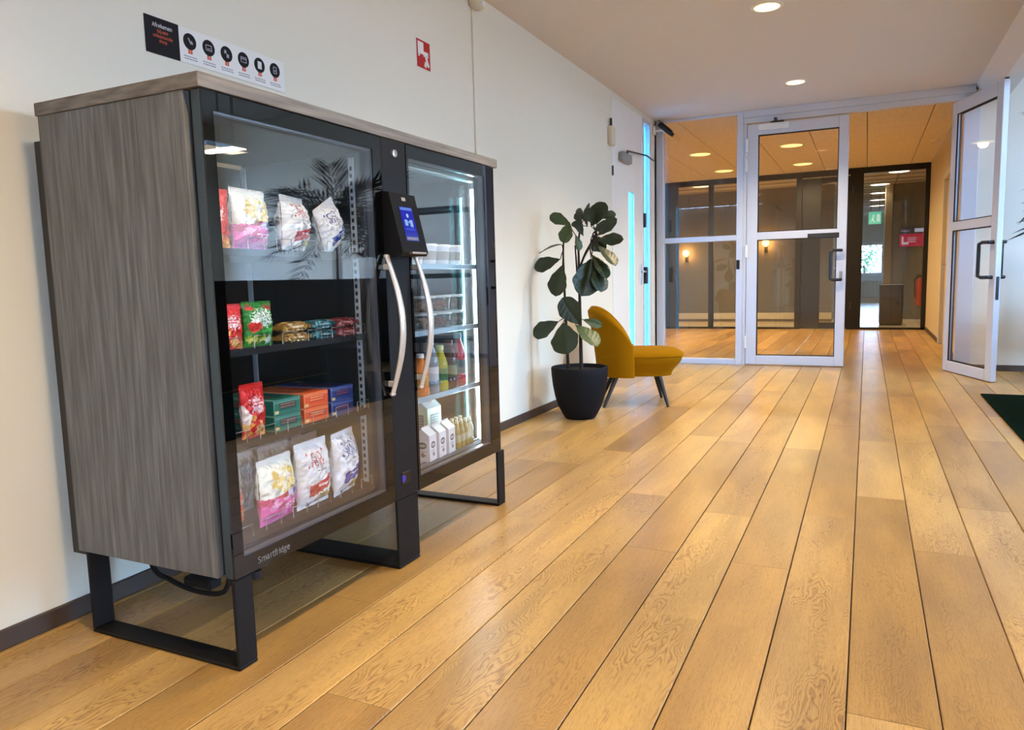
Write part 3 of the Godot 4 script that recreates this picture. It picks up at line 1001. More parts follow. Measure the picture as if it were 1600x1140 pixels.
	put(fx, "cylinder", turned([Vector2(0.0, 0.0), Vector2(0.065, 0.0), Vector2(0.075, 0.02), Vector2(0.075, 0.44), Vector2(0.06, 0.5), Vector2(0.025, 0.53), Vector2(0.02, 0.56), Vector2(0, 0.56)]), M.red)
	put(fx, "valve", boxes([[Vector3(-0.06, 0.56, -0.015), Vector3(0.04, 0.60, 0.015)], [Vector3(-0.09, 0.61, -0.01), Vector3(0.02, 0.625, 0.01)]], 0.004), M.black)
	put(fx, "hose", piped([Vector3(-0.05, 0.58, 0.0), Vector3(-0.10, 0.52, 0.03), Vector3(-0.09, 0.30, 0.05), Vector3(-0.08, 0.16, 0.04)], 0.011), M.rubber)
	put(fx, "wall_bracket", boxes([[Vector3(-0.03, 0.25, -0.098), Vector3(0.03, 0.33, -0.07)]], 0.003), M.black)
	var dk := thing("dark_cabinet", "dark brown cabinet behind the clear glass of the black partition", "cabinet", Vector3(0.41, 0, -15.2))
	put(dk, "body", boxes([[Vector3(-0.19, 0.04, -0.2), Vector3(0.19, 0.71, 0.18)]], 0.004), mat(Color(0.16, 0.12, 0.085), 0.5))
	put(dk, "top", boxes([[Vector3(-0.2, 0.71, -0.21), Vector3(0.2, 0.735, 0.2)]], 0.004), mat(Color(0.13, 0.10, 0.07), 0.5))
	put(dk, "plinth", boxes([[Vector3(-0.18, 0, -0.19), Vector3(0.18, 0.04, 0.16)]]), M.black)
	for s in [-1, 1]:
		put(dk, "door", boxes([[Vector3(minf(0.003 * s, 0.186 * s), 0.05, 0.18), Vector3(maxf(0.003 * s, 0.186 * s), 0.70, 0.197)]], 0.003), mat(Color(0.17, 0.13, 0.09), 0.45))
	var names := ["third", "fourth", "fifth", "sixth"]
	downlight(Vector3(0.464, HALL_Y, -14.95), Color(1, 0.93, 0.8), 3.5, M.day_lamp, "nearest round ceiling light behind the black partition", "corridor ceiling lights", 0.17)
	for i in 4:
		downlight(Vector3(0.195, HALL_Y, -16.95 - 1.81 * i), Color(1, 0.93, 0.8), 3.5, M.day_lamp, "%s round ceiling light along the far corridor, counted from the partition" % ["second", "third", "fourth", "fifth"][i], "corridor ceiling lights", 0.18)
	downlight(Vector3(-2.97, HALL_Y, -14.92), Color(1, 0.9, 0.75), 5.0, M.warm_lamp, "round warm ceiling light in the grey room behind the sidelight", "", 0.16)
	# lamps on the grey wall seen through the two panes
	wall_lamp(Vector3(-3.52, 1.40, -16.2), "small warm wall lamp seen through the fixed sidelight glass")
	wall_lamp(Vector3(-1.89, 1.55, -16.2), "small warm wall lamp seen through the closed glass door")
	# lobby lights
	for e in [[-0.97, -10.98, "round warm lobby ceiling light, nearer one seen through the glass door"], [-0.97, -12.94, "round warm lobby ceiling light, farther one seen through the glass door"], [-2.2, -11.0, "round warm lobby ceiling light, nearer one seen through the sidelight"], [-2.2, -12.97, "round warm lobby ceiling light, farther one seen through the sidelight"]]:
		downlight(Vector3(e[0], HALL_Y, e[1]), Color(1.0, 0.87, 0.65), LOBBY_LIGHT, M.lobby_lamp, e[2], "lobby ceiling lights", 0.145, 86.0)


func wall_lamp(at: Vector3, label: String) -> void:
	var o := thing("wall_lamp", label, "wall lamp", at)
	put(o, "back_plate", boxes([[Vector3(-0.03, -0.12, 0), Vector3(0.03, 0.02, 0.015)]], 0.004), M.steel_dark)
	put(o, "arm", piped([Vector3(0, -0.08, 0.01), Vector3(0, -0.10, 0.06), Vector3(0, -0.06, 0.09), Vector3(0, -0.01, 0.09)], 0.008), M.steel_dark)
	put(o, "bulb", turned([Vector2(0, -0.01), Vector2(0.04, 0.0), Vector2(0.07, 0.05), Vector2(0.065, 0.1), Vector2(0.03, 0.13), Vector2(0, 0.135)], 20), glow(Color(1.0, 0.72, 0.36), 8.0), Vector3(0, 0, 0.09))
	var l := OmniLight3D.new()
	l.name = "bulb_light"
	l.light_color = Color(1.0, 0.7, 0.36)
	l.light_energy = 0.35
	l.light_size = 0.04
	l.omni_range = 12.0
	l.omni_attenuation = 2.0
	l.shadow_enabled = true
	o.add_child(l, true)
	l.position = Vector3(0, 0.05, 0.09)


# ---------------------------------------------------------------- the vending fridge
# its own space: world axes, origin on the floor below the middle of its front face
const FRONT := -1.449
const MID_Z := -2.125


func vending_fridge() -> void:
	var o := thing("vending_fridge", "grey wood-clad double vending fridge with two black framed glass doors", "vending machine", Vector3(FRONT, 0, MID_Z))
	var za := 0.791    # near end (towards the camera)
	var zb := -0.795   # far end
	var back := -0.635
	# cladding
	put(o, "side_panel", boxes([[Vector3(back + 0.02, 0.245, za - 0.022), Vector3(-0.057, 1.4775, za)]], 0.0015), M.laminate)
	put(o, "side_panel", boxes([[Vector3(back + 0.02, 0.245, zb), Vector3(-0.057, 1.4775, zb + 0.022)]], 0.0015), M.laminate)
	put(o, "top_panel", boxes([[Vector3(back + 0.012, 1.4785, zb - 0.002), Vector3(0.0, 1.5135, za + 0.002)]], 0.0015), M.laminate_top)
	# black insulated body: back, bottom, top, middle wall, ends
	put(o, "body", boxes([
		[Vector3(back - 0.045, 0.222, zb + 0.01), Vector3(back + 0.02, 1.42, za - 0.026)],
		[Vector3(back + 0.02, 0.245, zb + 0.022), Vector3(-0.062, 0.285, za - 0.022)],
		[Vector3(back + 0.02, 1.435, zb + 0.022), Vector3(-0.062, 1.477, za - 0.022)],
		[Vector3(back + 0.02, 0.285, -0.075), Vector3(-0.062, 1.435, 0.055)],
		[Vector3(back + 0.02, 0.285, za - 0.04), Vector3(-0.062, 1.435, za - 0.022)],
		[Vector3(back + 0.02, 0.285, zb + 0.022), Vector3(-0.062, 1.435, zb + 0.04)],
	]), M.inside)
	put(o, "lining", boxes([
		[Vector3(back + 0.02, 0.285, zb + 0.04), Vector3(back + 0.024, 1.435, -0.075)],
		[Vector3(back + 0.024, 0.285, -0.079), Vector3(-0.07, 1.435, -0.075)],
		[Vector3(back + 0.024, 0.285, zb + 0.04), Vector3(-0.07, 1.435, zb + 0.044)],
	]), mat(Color(0.11, 0.115, 0.125), 0.5), Vector3.ZERO, "dark grey inside of the cooled right half")
	# legs: three flat black steel loops
	for e in [[za, za - 0.066], [0.05, -0.082], [zb + 0.066, zb]]:
		var b := 0.011
		put(o, "leg_frame", boxes([
			[Vector3(-0.585, 0.0, e[1]), Vector3(-0.002, b, e[0])],
			[Vector3(-0.585, b, e[1]), Vector3(-0.585 + b, 0.245, e[0])],
			[Vector3(-0.002 - b, b, e[1]), Vector3(-0.002, 0.245, e[0])],
		], 0.003), M.black_metal)
	fridge_door(o, 0.787, 0.060, 0.752, 0.106, true)
	fridge_door(o, -0.090, -0.758, -0.102, -0.672, false)
	# centre column with lock and small display
	var c := put(o, "centre_column", boxes([[Vector3(-0.06, 0.247, -0.0865), Vector3(0.0, 1.4765, 0.0565)]], 0.003), M.black_metal)
	var lk := MB.new()
	lk.xf = Transform3D(Basis.from_euler(Vector3(0, 0, -PI / 2)), Vector3.ZERO)
	lk.lathe([Vector2(0.014, 0), Vector2(0.013, 0.008), Vector2(0.009, 0.009), Vector2(0.008, 0.006), Vector2(0, 0.006)], 24)
	put(c, "lock", lk.done(), M.steel, Vector3(0.0, 1.431, -0.013))
	var dp := new_image(64, 56, Color(0.06, 0.055, 0.06))
	for y in range(2, 52):
		for x in range(2, 30):
			if Vector2(x - 12, y - 28).length() < 17.0:
				dp.set_pixel(x, y, Color(0.25, 0.22, 0.85))
	var dm := mat(Color(0.25, 0.25, 0.25), 0.2)
	dm.albedo_texture = ImageTexture.create_from_image(new_image(8, 8, Color(0.3, 0.28, 0.28)))
	dm.emission_enabled = true
	dm.emission_operator = BaseMaterial3D.EMISSION_OP_MULTIPLY
	dm.emission = Color.WHITE
	dm.emission_texture = ImageTexture.create_from_image(dp)
	dm.emission_energy_multiplier = 0.6
	var dq := MB.new()
	dq.box(Vector3(0.001, 0.318, -0.005), Vector3(0.004, 0.042, 0.052), 0.001, true)
	put(c, "status_display", dq.done(), dm, Vector3.ZERO, "small display with a blue light")
	# payment terminal
	var t := MB.new()
	t.prism(PackedVector2Array([Vector2(0, 1.088), Vector2(0.066, 1.088), Vector2(0.074, 1.10), Vector2(0.026, 1.297), Vector2(0, 1.302)]), 0.155)
	var term := put(o, "payment_terminal", t.done(), M.terminal, Vector3(0.0, 0, 0.063))
	var tilt := Vector3(-(1.297 - 1.10), -(0.074 - 0.026), 0).normalized() * -1.0  # outward normal of the sloped face
	var up := Vector3(0.026 - 0.074, 1.297 - 1.10, 0).normalized()
	var mid := Vector3(0.050, 1.1985, -0.0775)
	var si := new_image(96, 72 * 2, Color(0.06, 0.16, 0.80))
	for y in 144:
		for x in 96:
			si.set_pixel(x, y, Color(0.05, 0.16, 0.78).lerp(Color(0.30, 0.38, 0.75), smoothstep(0.62, 1.0, y / 144.0)))
	si.fill_rect(Rect2i(4, 2, 88, 12), Color(0.42, 0.58, 0.95))
	blob(si, Vector2(48, 36), Vector2(9, 9), Color(0.75, 0.9, 1))
	si.fill_rect(Rect2i(18, 54, 22, 26), Color(0.62, 0.8, 1))
	si.fill_rect(Rect2i(56, 54, 22, 30), Color(0.62, 0.8, 1))
	si.fill_rect(Rect2i(38, 60, 18, 8), Color(0.5, 0.7, 1))
	small_print(si, Rect2i(10, 90, 76, 12), 2, Color(0.3, 0.45, 0.95), 3)
	si.fill_rect(Rect2i(6, 128, 84, 12), Color(0.62, 0.62, 0.72))
	var sm := mat(Color.BLACK, 0.15)
	sm.emission_enabled = true
	sm.emission_texture = ImageTexture.create_from_image(si)
	sm.emission_operator = BaseMaterial3D.EMISSION_OP_MULTIPLY
	sm.emission = Color.WHITE
	sm.emission_energy_multiplier = 0.75
	var out := Vector3(up.y, -up.x, 0)
	var sq := MB.new()
	var hw := Vector3(0, 0, -0.038)
	sq.quad(mid + out * 0.001 - hw - up * 0.062, mid + out * 0.001 + hw - up * 0.062, mid + out * 0.001 + hw + up * 0.055, mid + out * 0.001 - hw + up * 0.055, out)
	put(term, "screen", sq.done(), sm, Vector3.ZERO, "lit blue touch screen")
	area(term, "screen_light", mid + out * 0.006, Vector2(0.07, 0.11), Color(0.25, 0.4, 1), 0.01, out)
	put(term, "card_slot", boxes([[Vector3(0.05, 1.094, -0.125), Vector3(0.088, 1.101, -0.04)]], 0.002), M.steel)
	var em := MB.new()
	em.xf = Transform3D(Basis(hw.normalized(), up, out), mid + up * 0.082 + out * 0.001)
	em.box(Vector3(0, 0, 0), Vector3(0.022, 0.012, 0.002), 0.0005)
	put(term, "emblem", em.done(), mat(Color(0.55, 0.55, 0.55), 0.4))
	# lettering under the left door
	var tm := text_mesh("Smartfridge", 0.0165, 0.001)
	var dec := put(o, "lettering", tm, mat(Color(0.45, 0.44, 0.43), 0.45), Vector3(0.001, 0.272, 0.646))
	dec.rotation.y = PI / 2
	# light strips: upright behind the near door edge on the left, at the far end on the right, plus an imitated reflection
	var s1 := put(o, "led_strip", boxes([[Vector3(-0.085, 0.31, 0.735), Vector3(-0.073, 1.41, 0.747)]], 0.002), M.led)
	area(s1, "led_light", Vector3(-0.086, 0.86, 0.728), Vector2(0.02, 1.1), Color(0.82, 0.93, 1), LED_LEFT, Vector3(-0.75, 0, -0.66))
	var s2 := put(o, "led_strip", boxes([[Vector3(-0.100, 0.30, -0.744), Vector3(-0.078, 1.39, -0.726)]], 0.002), M.led)
	area(s2, "led_light", Vector3(-0.092, 0.86, -0.722), Vector2(0.02, 1.1), Color(0.82, 0.95, 1), LED_RIGHT, Vector3(-0.5, 0, 0.87))
	var s3 := put(o, "led_strip", boxes([[Vector3(-0.160, 0.30, -0.748), Vector3(-0.150, 1.36, -0.738)]], 0.002), M.reflection_cyan, Vector3.ZERO, "thin glowing cyan strip imitating a reflection of the light strip")  # glowing strip imitates the LED reflection in the door glass
	area(s3, "led_light", Vector3(-0.155, 0.86, -0.735), Vector2(0.012, 1.0), Color(0.5, 0.95, 1), LED_RIGHT * 0.3, Vector3(-0.3, 0, 0.95))  # lamp added along with the imitated reflection
	put(o, "led_profile", boxes([[Vector3(-0.105, 0.29, -0.752), Vector3(-0.064, 1.42, -0.744)], [Vector3(-0.10, 1.415, -0.744), Vector3(-0.064, 1.42, -0.1)]], 0.001), mat(Color(0.75, 0.8, 0.82), 0.3, 0.6))
	# shelf standards with their slots
	for e in [[-0.12, 0.062], [-0.59, 0.745], [-0.59, 0.075]]:
		put(o, "shelf_rail", span(Vector3(e[0] - 0.011, 0.30, e[1] - 0.003), Vector3(e[0] + 0.011, 1.42, e[1] + 0.003), 0.001), mat(Color(0.72, 0.75, 0.77), 0.4))
	var holes := MB.new()
	for k in 44:
		holes.box(Vector3(-0.12, 0.33 + k * 0.0245, 0.0656), Vector3(0.009, 0.013, 0.0012))
	put(o, "slots", holes.done(), M.black).set_meta("kind", "stuff")
	# shelves
	for y in [1.098, 0.830, 0.575, 0.312]:
		var sh := put(o, "shelf", boxes([[Vector3(-0.60, y - 0.012, 0.072), Vector3(-0.071, y, 0.728)], [Vector3(-0.071, y - 0.016, 0.072), Vector3(-0.066, y + 0.004, 0.728)]], 0.001), M.black_metal)
		for k in 6:
			var g := MB.new()
			var zz := 0.13 + k * 0.11
			g.tube([Vector3(-0.067, y, zz - 0.03), Vector3(-0.067, y + 0.035, zz - 0.03), Vector3(-0.067, y + 0.035, zz + 0.03), Vector3(-0.067, y, zz + 0.03)], 0.0013, -1, 5)
			put(sh, "wire_guard", g.done(), M.steel)
	for y in [1.065, 0.812, 0.558]:
		var sh := put(o, "shelf", boxes([[Vector3(-0.60, y - 0.006, -0.722), Vector3(-0.075, y, -0.085)]], 0.001), solid_glass(Color(0.8, 0.95, 0.95), 0.05))
		put(sh, "shelf_edge", boxes([[Vector3(-0.075, y - 0.016, -0.722), Vector3(-0.069, y + 0.004, -0.085)]], 0.001), mat(Color(0.62, 0.72, 0.78), 0.3, 0.5))
	var sb := put(o, "shelf", boxes([[Vector3(-0.60, 0.286, -0.745), Vector3(-0.09, 0.302, -0.085)]], 0.001), M.steel_dark)
	put(sb, "shelf_edge", boxes([[Vector3(-0.092, 0.290, -0.745), Vector3(-0.086, 0.297, -0.085)], [Vector3(-0.08, 0.288, -0.745), Vector3(-0.074, 0.293, -0.085)], [Vector3(-0.092, 0.302, -0.745), Vector3(-0.088, 0.308, -0.085)]], 0.001), mat(Color(0.62, 0.68, 0.74), 0.3, 0.6))
	# feet and cables below
	var ft := MB.new()
	ft.lathe([Vector2(0.018, 0.215), Vector2(0.018, 0.235), Vector2(0.008, 0.237), Vector2(0.008, 0.247)], 16, Vector3(-0.03, 0, 0.69))
	ft.lathe([Vector2(0.018, 0.215), Vector2(0.018, 0.235), Vector2(0.008, 0.237), Vector2(0.008, 0.247)], 16, Vector3(-0.05, 0, 0.74))
	put(o, "levelling_foot", ft.done(), M.rubber)
	var cb := thing("power_cable", "black power cable hanging in a loop below the vending fridge", "cable", Vector3(-1.85, 0, -1.7))
	put(cb, "cord", piped(curve([Vector3(-0.23, 0.235, 0.15), Vector3(-0.18, 0.115, 0.15), Vector3(-0.11, 0.088, 0.15), Vector3(-0.015, 0.070, 0.15), Vector3(0.095, 0.076, 0.15), Vector3(0.14, 0.113, 0.15), Vector3(0.17, 0.235, 0.15)]), 0.008), M.rubber)
	put(cb, "adapter", boxes([[Vector3(-0.03, 0.088, 0.12), Vector3(0.085, 0.118, 0.17)]], 0.006), M.rubber)


func curve(p: Array) -> Array:
	var c := Curve3D.new()
	for i in p.size():
		var d: Vector3 = (p[mini(i + 1, p.size() - 1)] - p[maxi(i - 1, 0)]) / 6.0
		c.add_point(p[i], -d, d)
	c.bake_interval = 0.012
	return Array(c.get_baked_points())


func fridge_door(o: Node3D, z0: float, z1: float, g0: float, g1: float, left: bool) -> void:
	var d := Node3D.new()
	d.name = "door" if left else "door_001"
	o.add_child(d)
	var y0 := 0.249
	var y1 := 1.474
	var gy0 := 0.298
	var gy1 := 1.430
	put(d, "door_frame", boxes([
		[Vector3(-0.034, y0, g0), Vector3(-0.006, y1, z0)], [Vector3(-0.034, y0, z1), Vector3(-0.006, y1, g1)],
		[Vector3(-0.034, gy1, g1), Vector3(-0.006, y1, g0)], [Vector3(-0.034, y0, g1), Vector3(-0.006, gy0, g0)],
	], 0.001), M.teal_black)
	put(d, "seal", boxes([
		[Vector3(-0.052, y0 + 0.01, g0), Vector3(-0.034, y1 - 0.01, z0 - 0.012)], [Vector3(-0.052, y0 + 0.01, z1 + 0.012), Vector3(-0.034, y1 - 0.01, g1)],
		[Vector3(-0.052, gy1, g1), Vector3(-0.034, y1 - 0.01, g0)], [Vector3(-0.052, y0 + 0.01, g1), Vector3(-0.034, gy0, g0)],
	]), M.rubber)
	put(d, "printed_border", boxes([
		[Vector3(-0.006, y0, g0), Vector3(0.0, y1, z0)], [Vector3(-0.006, y0, z1), Vector3(0.0, y1, g1)],
		[Vector3(-0.006, gy1, g1), Vector3(0.0, y1, g0)], [Vector3(-0.006, y0, g1), Vector3(0.0, gy0, g0)],
	]), M.black_gloss, Vector3.ZERO, "glossy black printed edge of the glass")
	put(d, "pane", span(Vector3(-0.006, gy0, g1), Vector3(-0.001, gy1, g0)), M.pane)
	put(d, "inner_pane", span(Vector3(-0.028, gy0, g1), Vector3(-0.024, gy1, g0)), M.pane)
	put(d, "spacer", boxes([
		[Vector3(-0.024, gy0, g0 - 0.006), Vector3(-0.0065, gy1, g0)], [Vector3(-0.024, gy0, g1), Vector3(-0.0065, gy1, g1 + 0.006)],
		[Vector3(-0.024, gy1 - 0.006, g1), Vector3(-0.0065, gy1, g0)], [Vector3(-0.024, gy0, g1), Vector3(-0.0065, gy0 + 0.006, g0)],
	]), mat(Color(0.33, 0.34, 0.36), 0.35, 0.7))
	# bowed handle beside the column
	var hz := 0.078 if left else -0.098
	var pts := []
	for k in 17:
		var a := k / 16.0
		var s := sin(PI * a)
		pts.append(Vector3(0.012 + 0.050 * s, 1.088 - 0.462 * a, hz - 0.010 - 0.004 * s))
	var hb := MB.new()
	hb.grid(16, 16, func(u, v):
		var i := mini(15, int(v * 16.0))
		var f: float = v * 16.0 - i
		var p: Vector3 = pts[i].lerp(pts[i + 1], f)
		var an: float = u * TAU
		var taper: float = 0.72 + 0.28 * sin(PI * clampf(v, 0.02, 0.98))
		return p + Vector3(sin(an) * 0.0085 * taper, 0, cos(an) * 0.0145 * taper))
	hb.box(pts[0], Vector3(0.016, 0.012, 0.022), 0.004)
	hb.box(pts[16], Vector3(0.016, 0.012, 0.022), 0.004)
	hb.box(pts[1] - Vector3(0.014, 0.006, 0), Vector3(0.03, 0.02, 0.014), 0.003)
	hb.box(pts[15] - Vector3(0.014, -0.006, 0), Vector3(0.03, 0.02, 0.014), 0.003)
	put(d, "handle", hb.done(), M.handle)


# ---------------------------------------------------------------- goods
# a pillow bag standing on its lower seal: w wide, h high, d thick, facing +x after the turn
func snack_bag(w: float, h: float, d: float, m: Material, seed_: int) -> Node3D:
	var f := noise(14.0, 3, seed_)
	var face := func(side: float) -> Callable:
		return func(u, v):
			var s: float = u * 2.0 - 1.0
			var y: float = v
			var lat: float = pow(maxf(0.0, 1.0 - s * s), 0.55)
			var ends: float = pow(clampf(sin(PI * clampf((y - 0.06) / 0.86, 0.0, 1.0)), 0.0, 1.0), 0.42)
			var crease: float = 0.006 * f.get_noise_3d(s * w * 3.0, y * h * 3.0, side) * (0.35 + lat)
			var narrow: float = 1.0 - 0.07 * ends
			return Vector3(s * w * 0.5 * narrow, y * h + 0.004 * f.get_noise_2d(s, side) * (1.0 if v > 0.9 else 0.0), side * (d * 0.5 * lat * ends + 0.0008) + crease * (0.4 + ends))
	var o := Node3D.new()
	var a := MB.new()
	a.grid(18, 26, face.call(1.0))
	a.grid(18, 26, face.call(-1.0), true)
	# the front picture runs down the bag
	for i in a.t.size():
		a.t[i] = Vector2(a.t[i].x, 1.0 - a.t[i].y)
	put(o, "film", a.done(), m)
	var s := MB.new()
	for k in 5:
		s.box(Vector3(0, h * 0.965 + k * 0.0035 - 0.006, 0), Vector3(w * 0.96, 0.0018, 0.0045), 0.0006)
	for i in s.t.size():
		s.t[i] = Vector2(0.5, 0.03)
	put(o, "top_seal", s.done(), m)
	return o


func place(o: Node3D, called: String, label: String, category: String, at: Vector3, turn: float, group := "", lean := 0.0) -> Node3D:
	o.name = numbered(called)
	add_child(o)
	o.position = at
	o.rotation = Vector3(lean, turn, 0)
	o.rotation_order = EULER_ORDER_YXZ
	return tag(o, label, category, group)


func bag_prints() -> void:
	var cream := Color(0.93, 0.92, 0.88)
	# popcorn bag: pale top with popped corn, magenta foot
	var im := new_image(144, 208, Color(0.93, 0.93, 0.86))
	im.fill_rect(Rect2i(0, 0, 144, 10), cream)
	var r := RandomNumberGenerator.new()
	r.seed = 4
	for k in 46:
		blob(im, Vector2(r.randf_range(30, 130), r.randf_range(34, 112)), Vector2.ONE * r.randf_range(5, 11), [Color(0.97, 0.95, 0.84), Color(0.93, 0.84, 0.50), Color(0.86, 0.72, 0.33)][r.randi() % 3], 0.5, k)
	for k in 5:
		blob(im, Vector2(28 + k * 22, 24 + (k % 2) * 6), Vector2(3, 4), Color(0.75, 0.72, 0.55))
	im.fill_rect(Rect2i(0, 122, 144, 86), Color(0.90, 0.36, 0.66))
	for k in 16:
		blob(im, Vector2(r.randf_range(10, 140), r.randf_range(126, 200)), Vector2.ONE * r.randf_range(8, 16), [Color(0.86, 0.20, 0.58), Color(0.95, 0.66, 0.80), Color(0.92, 0.45, 0.72), Color(0.80, 0.22, 0.42)][r.randi() % 4], 0.5, k + 60)
	poly(im, [Vector2(30, 122), Vector2(70, 108), Vector2(100, 110), Vector2(60, 126)], Color(0.72, 0.10, 0.22))
	im.fill_rect(Rect2i(78, 108, 50, 26), Color(0.80, 0.76, 0.85))
	blob(im, Vector2(118, 120), Vector2(13, 13), Color(0.14, 0.20, 0.55))
	small_print(im, Rect2i(62, 150, 70, 20), 2, Color(0.97, 0.9, 0.93), 6)
	M.bag_popcorn = print_mat(im, 0.33)
	# white bags with the printed words and a coloured label
	for e in [["bag_red", Color(0.72, 0.08, 0.08), Color(0.72, 0.12, 0.12)], ["bag_blue", Color(0.10, 0.20, 0.55), Color(0.16, 0.22, 0.52)]]:
		im = new_image(144, 208, Color(0.90, 0.90, 0.89))
		stamp(im, "GO", Vector2(60, 46), 24, e[2], -0.04)
		stamp(im, "PURE", Vector2(61, 68), 16, e[2], -0.04)
		for q in [[28, 34], [94, 30], [26, 74], [98, 72]]:
			poly(im, [Vector2(q[0], q[1] - 6), Vector2(q[0] + 3, q[1]), Vector2(q[0], q[1] + 6), Vector2(q[0] - 3, q[1])], e[2])
		small_print(im, Rect2i(50, 88, 48, 6), 1, Color(0.45, 0.44, 0.42), 7)
		poly(im, [Vector2(26, 134), Vector2(118, 112), Vector2(120, 146), Vector2(28, 170)], e[1])
		small_print(im, Rect2i(44, 134, 58, 14), 1, Color(0.92, 0.88, 0.88), 9)
		for k in 7:
			blob(im, Vector2(62 + k * 9, 184 - (k % 3) * 6), Vector2(9, 11), [Color(0.86, 0.62, 0.10), Color(0.32, 0.46, 0.16), Color(0.80, 0.70, 0.22)][k % 3], 0.4, k)
		poly(im, [Vector2(40, 200), Vector2(88, 172), Vector2(92, 178), Vector2(48, 206)], Color(0.10, 0.13, 0.08))
		M[e[0]] = print_mat(im, 0.33)
	im = new_image(32, 48, Color(0.80, 0.80, 0.80))
	M.bag_plain = print_mat(im, 0.35)
	# red pouch
	for e in [["pouch_red", Color(0.80, 0.10, 0.10), Color(0.93, 0.62, 0.24)], ["pouch_orange", Color(0.86, 0.24, 0.06), Color(0.95, 0.55, 0.12)]]:
		im = new_image(112, 176, e[1])
		for k in 9:
			blob(im, Vector2(r.randf_range(10, 104), r.randf_range(100, 170)), Vector2.ONE * r.randf_range(8, 18), e[2].lightened(r.randf() * 0.3), 0.4, k + 9)
		blob(im, Vector2(56, 66), Vector2(30, 26), Color(0.95, 0.80, 0.80), 0.5, 3)
		poly(im, [Vector2(0, 60), Vector2(26, 96), Vector2(20, 130), Vector2(0, 120)], Color(0.95, 0.88, 0.82))
		small_print(im, Rect2i(34, 54, 46, 20), 2, Color(0.75, 0.12, 0.14), 5)
		M[e[0]] = print_mat(im, 0.33)
	# green pouch with white words, a tomato, leaves
	im = new_image(144, 176, Color(0.10, 0.52, 0.12))
	im.fill_rect(Rect2i(0, 0, 144, 14), Color(0.10, 0.55, 0.10))
	blob(im, Vector2(26, 14), Vector2(22, 14), Color(0.72, 0.12, 0.10), 0.4, 2)
	blob(im, Vector2(120, 14), Vector2(22, 14), Color(0.72, 0.12, 0.10), 0.4, 3)
	blob(im, Vector2(78, 60), Vector2(50, 34), Color(0.90, 0.94, 0.90), 0.5, 5)
	stamp(im, "SNA", Vector2(72, 44), 22, Color(0.05, 0.35, 0.10), -0.12)
	stamp(im, "JACKS", Vector2(86, 70), 19, Color(0.05, 0.42, 0.12), -0.12)
	blob(im, Vector2(34, 92), Vector2(26, 24), Color(0.86, 0.16, 0.08), 0.3, 6)
	blob(im, Vector2(34, 72), Vector2(14, 6), Color(0.95, 0.95, 0.9), 0.4, 8)
	im.fill_rect(Rect2i(60, 104, 76, 12), Color(0.22, 0.66, 0.22))
	for k in 10:
		blob(im, Vector2(14 + k * 8, 140 + (k % 3) * 12), Vector2(11, 13), [Color(0.66, 0.72, 0.20), Color(0.85, 0.84, 0.45), Color(0.30, 0.55, 0.12)][k % 3], 0.4, k)
	poly(im, [Vector2(86, 150), Vector2(104, 126), Vector2(126, 150), Vector2(106, 170)], Color(0.93, 0.95, 0.92))
	M.pouch_green = print_mat(im, 0.33)
	# cartons of bars: body colour, lid colour, a word strip
	for e in [["box_green", Color(0.10, 0.42, 0.34), Color(0.80, 0.38, 0.26)], ["box_orange", Color(0.87, 0.33, 0.08), Color(0.95, 0.70, 0.45)], ["box_blue", Color(0.08, 0.16, 0.42), Color(0.62, 0.25, 0.30)]]:
		im = new_image(160, 64, e[1])
		im.fill_rect(Rect2i(30, 16, 104, 30), e[1].darkened(0.35) if e[0] != "box_orange" else Color(0.80, 0.24, 0.04))
		small_print(im, Rect2i(38, 20, 88, 22), 2, e[2], 12)
		im.fill_rect(Rect2i(0, 0, 160, 5), e[1].lightened(0.35))
		im.fill_rect(Rect2i(4, 46, 22, 12), Color(0.80, 0.72, 0.45))
		M[e[0]] = print_mat(im, 0.4)
	# wrapped biscuits
	for e in [["wrap_gold", Color(0.62, 0.46, 0.18), Color(0.86, 0.78, 0.55)], ["wrap_teal", Color(0.07, 0.30, 0.34), Color(0.45, 0.66, 0.66)], ["wrap_red", Color(0.45, 0.10, 0.10), Color(0.70, 0.42, 0.36)]]:
		im = new_image(128, 64, e[1])
		for k in 14:
			blob(im, Vector2(r.randf_range(0, 128), r.randf_range(0, 64)), Vector2(r.randf_range(6, 16), r.randf_range(4, 9)), e[1].lerp(e[2], r.randf()), 0.5, k)
		small_print(im, Rect2i(36, 22, 60, 18), 2, e[2].lightened(0.3), 4)
		M[e[0]] = print_mat(im, 0.3)
	# milk carton
	im = new_image(64, 112, Color(0.86, 0.85, 0.84))
	blob(im, Vector2(32, 42), Vector2(19, 15), Color(0.16, 0.16, 0.18))
	blob(im, Vector2(32, 42), Vector2(15, 6), Color(0.7, 0.69, 0.68))
	blob(im, Vector2(34, 84), Vector2(11, 10), Color(0.42, 0.34, 0.32), 0.5, 5)
	small_print(im, Rect2i(12, 64, 40, 8), 2, Color(0.45, 0.44, 0.44), 2)
	M.carton = print_mat(im, 0.45)
	im = new_image(96, 128, Color(0.86, 0.87, 0.72))
	im.fill_rect(Rect2i(18, 20, 60, 92), Color(0.42, 0.46, 0.44))
	small_print(im, Rect2i(22, 26, 52, 80), 9, Color(0.72, 0.74, 0.68), 8)
	im.fill_rect(Rect2i(0, 118, 96, 10), Color(0.62, 0.62, 0.22))
	M.carton_big = print_mat(im, 0.45)


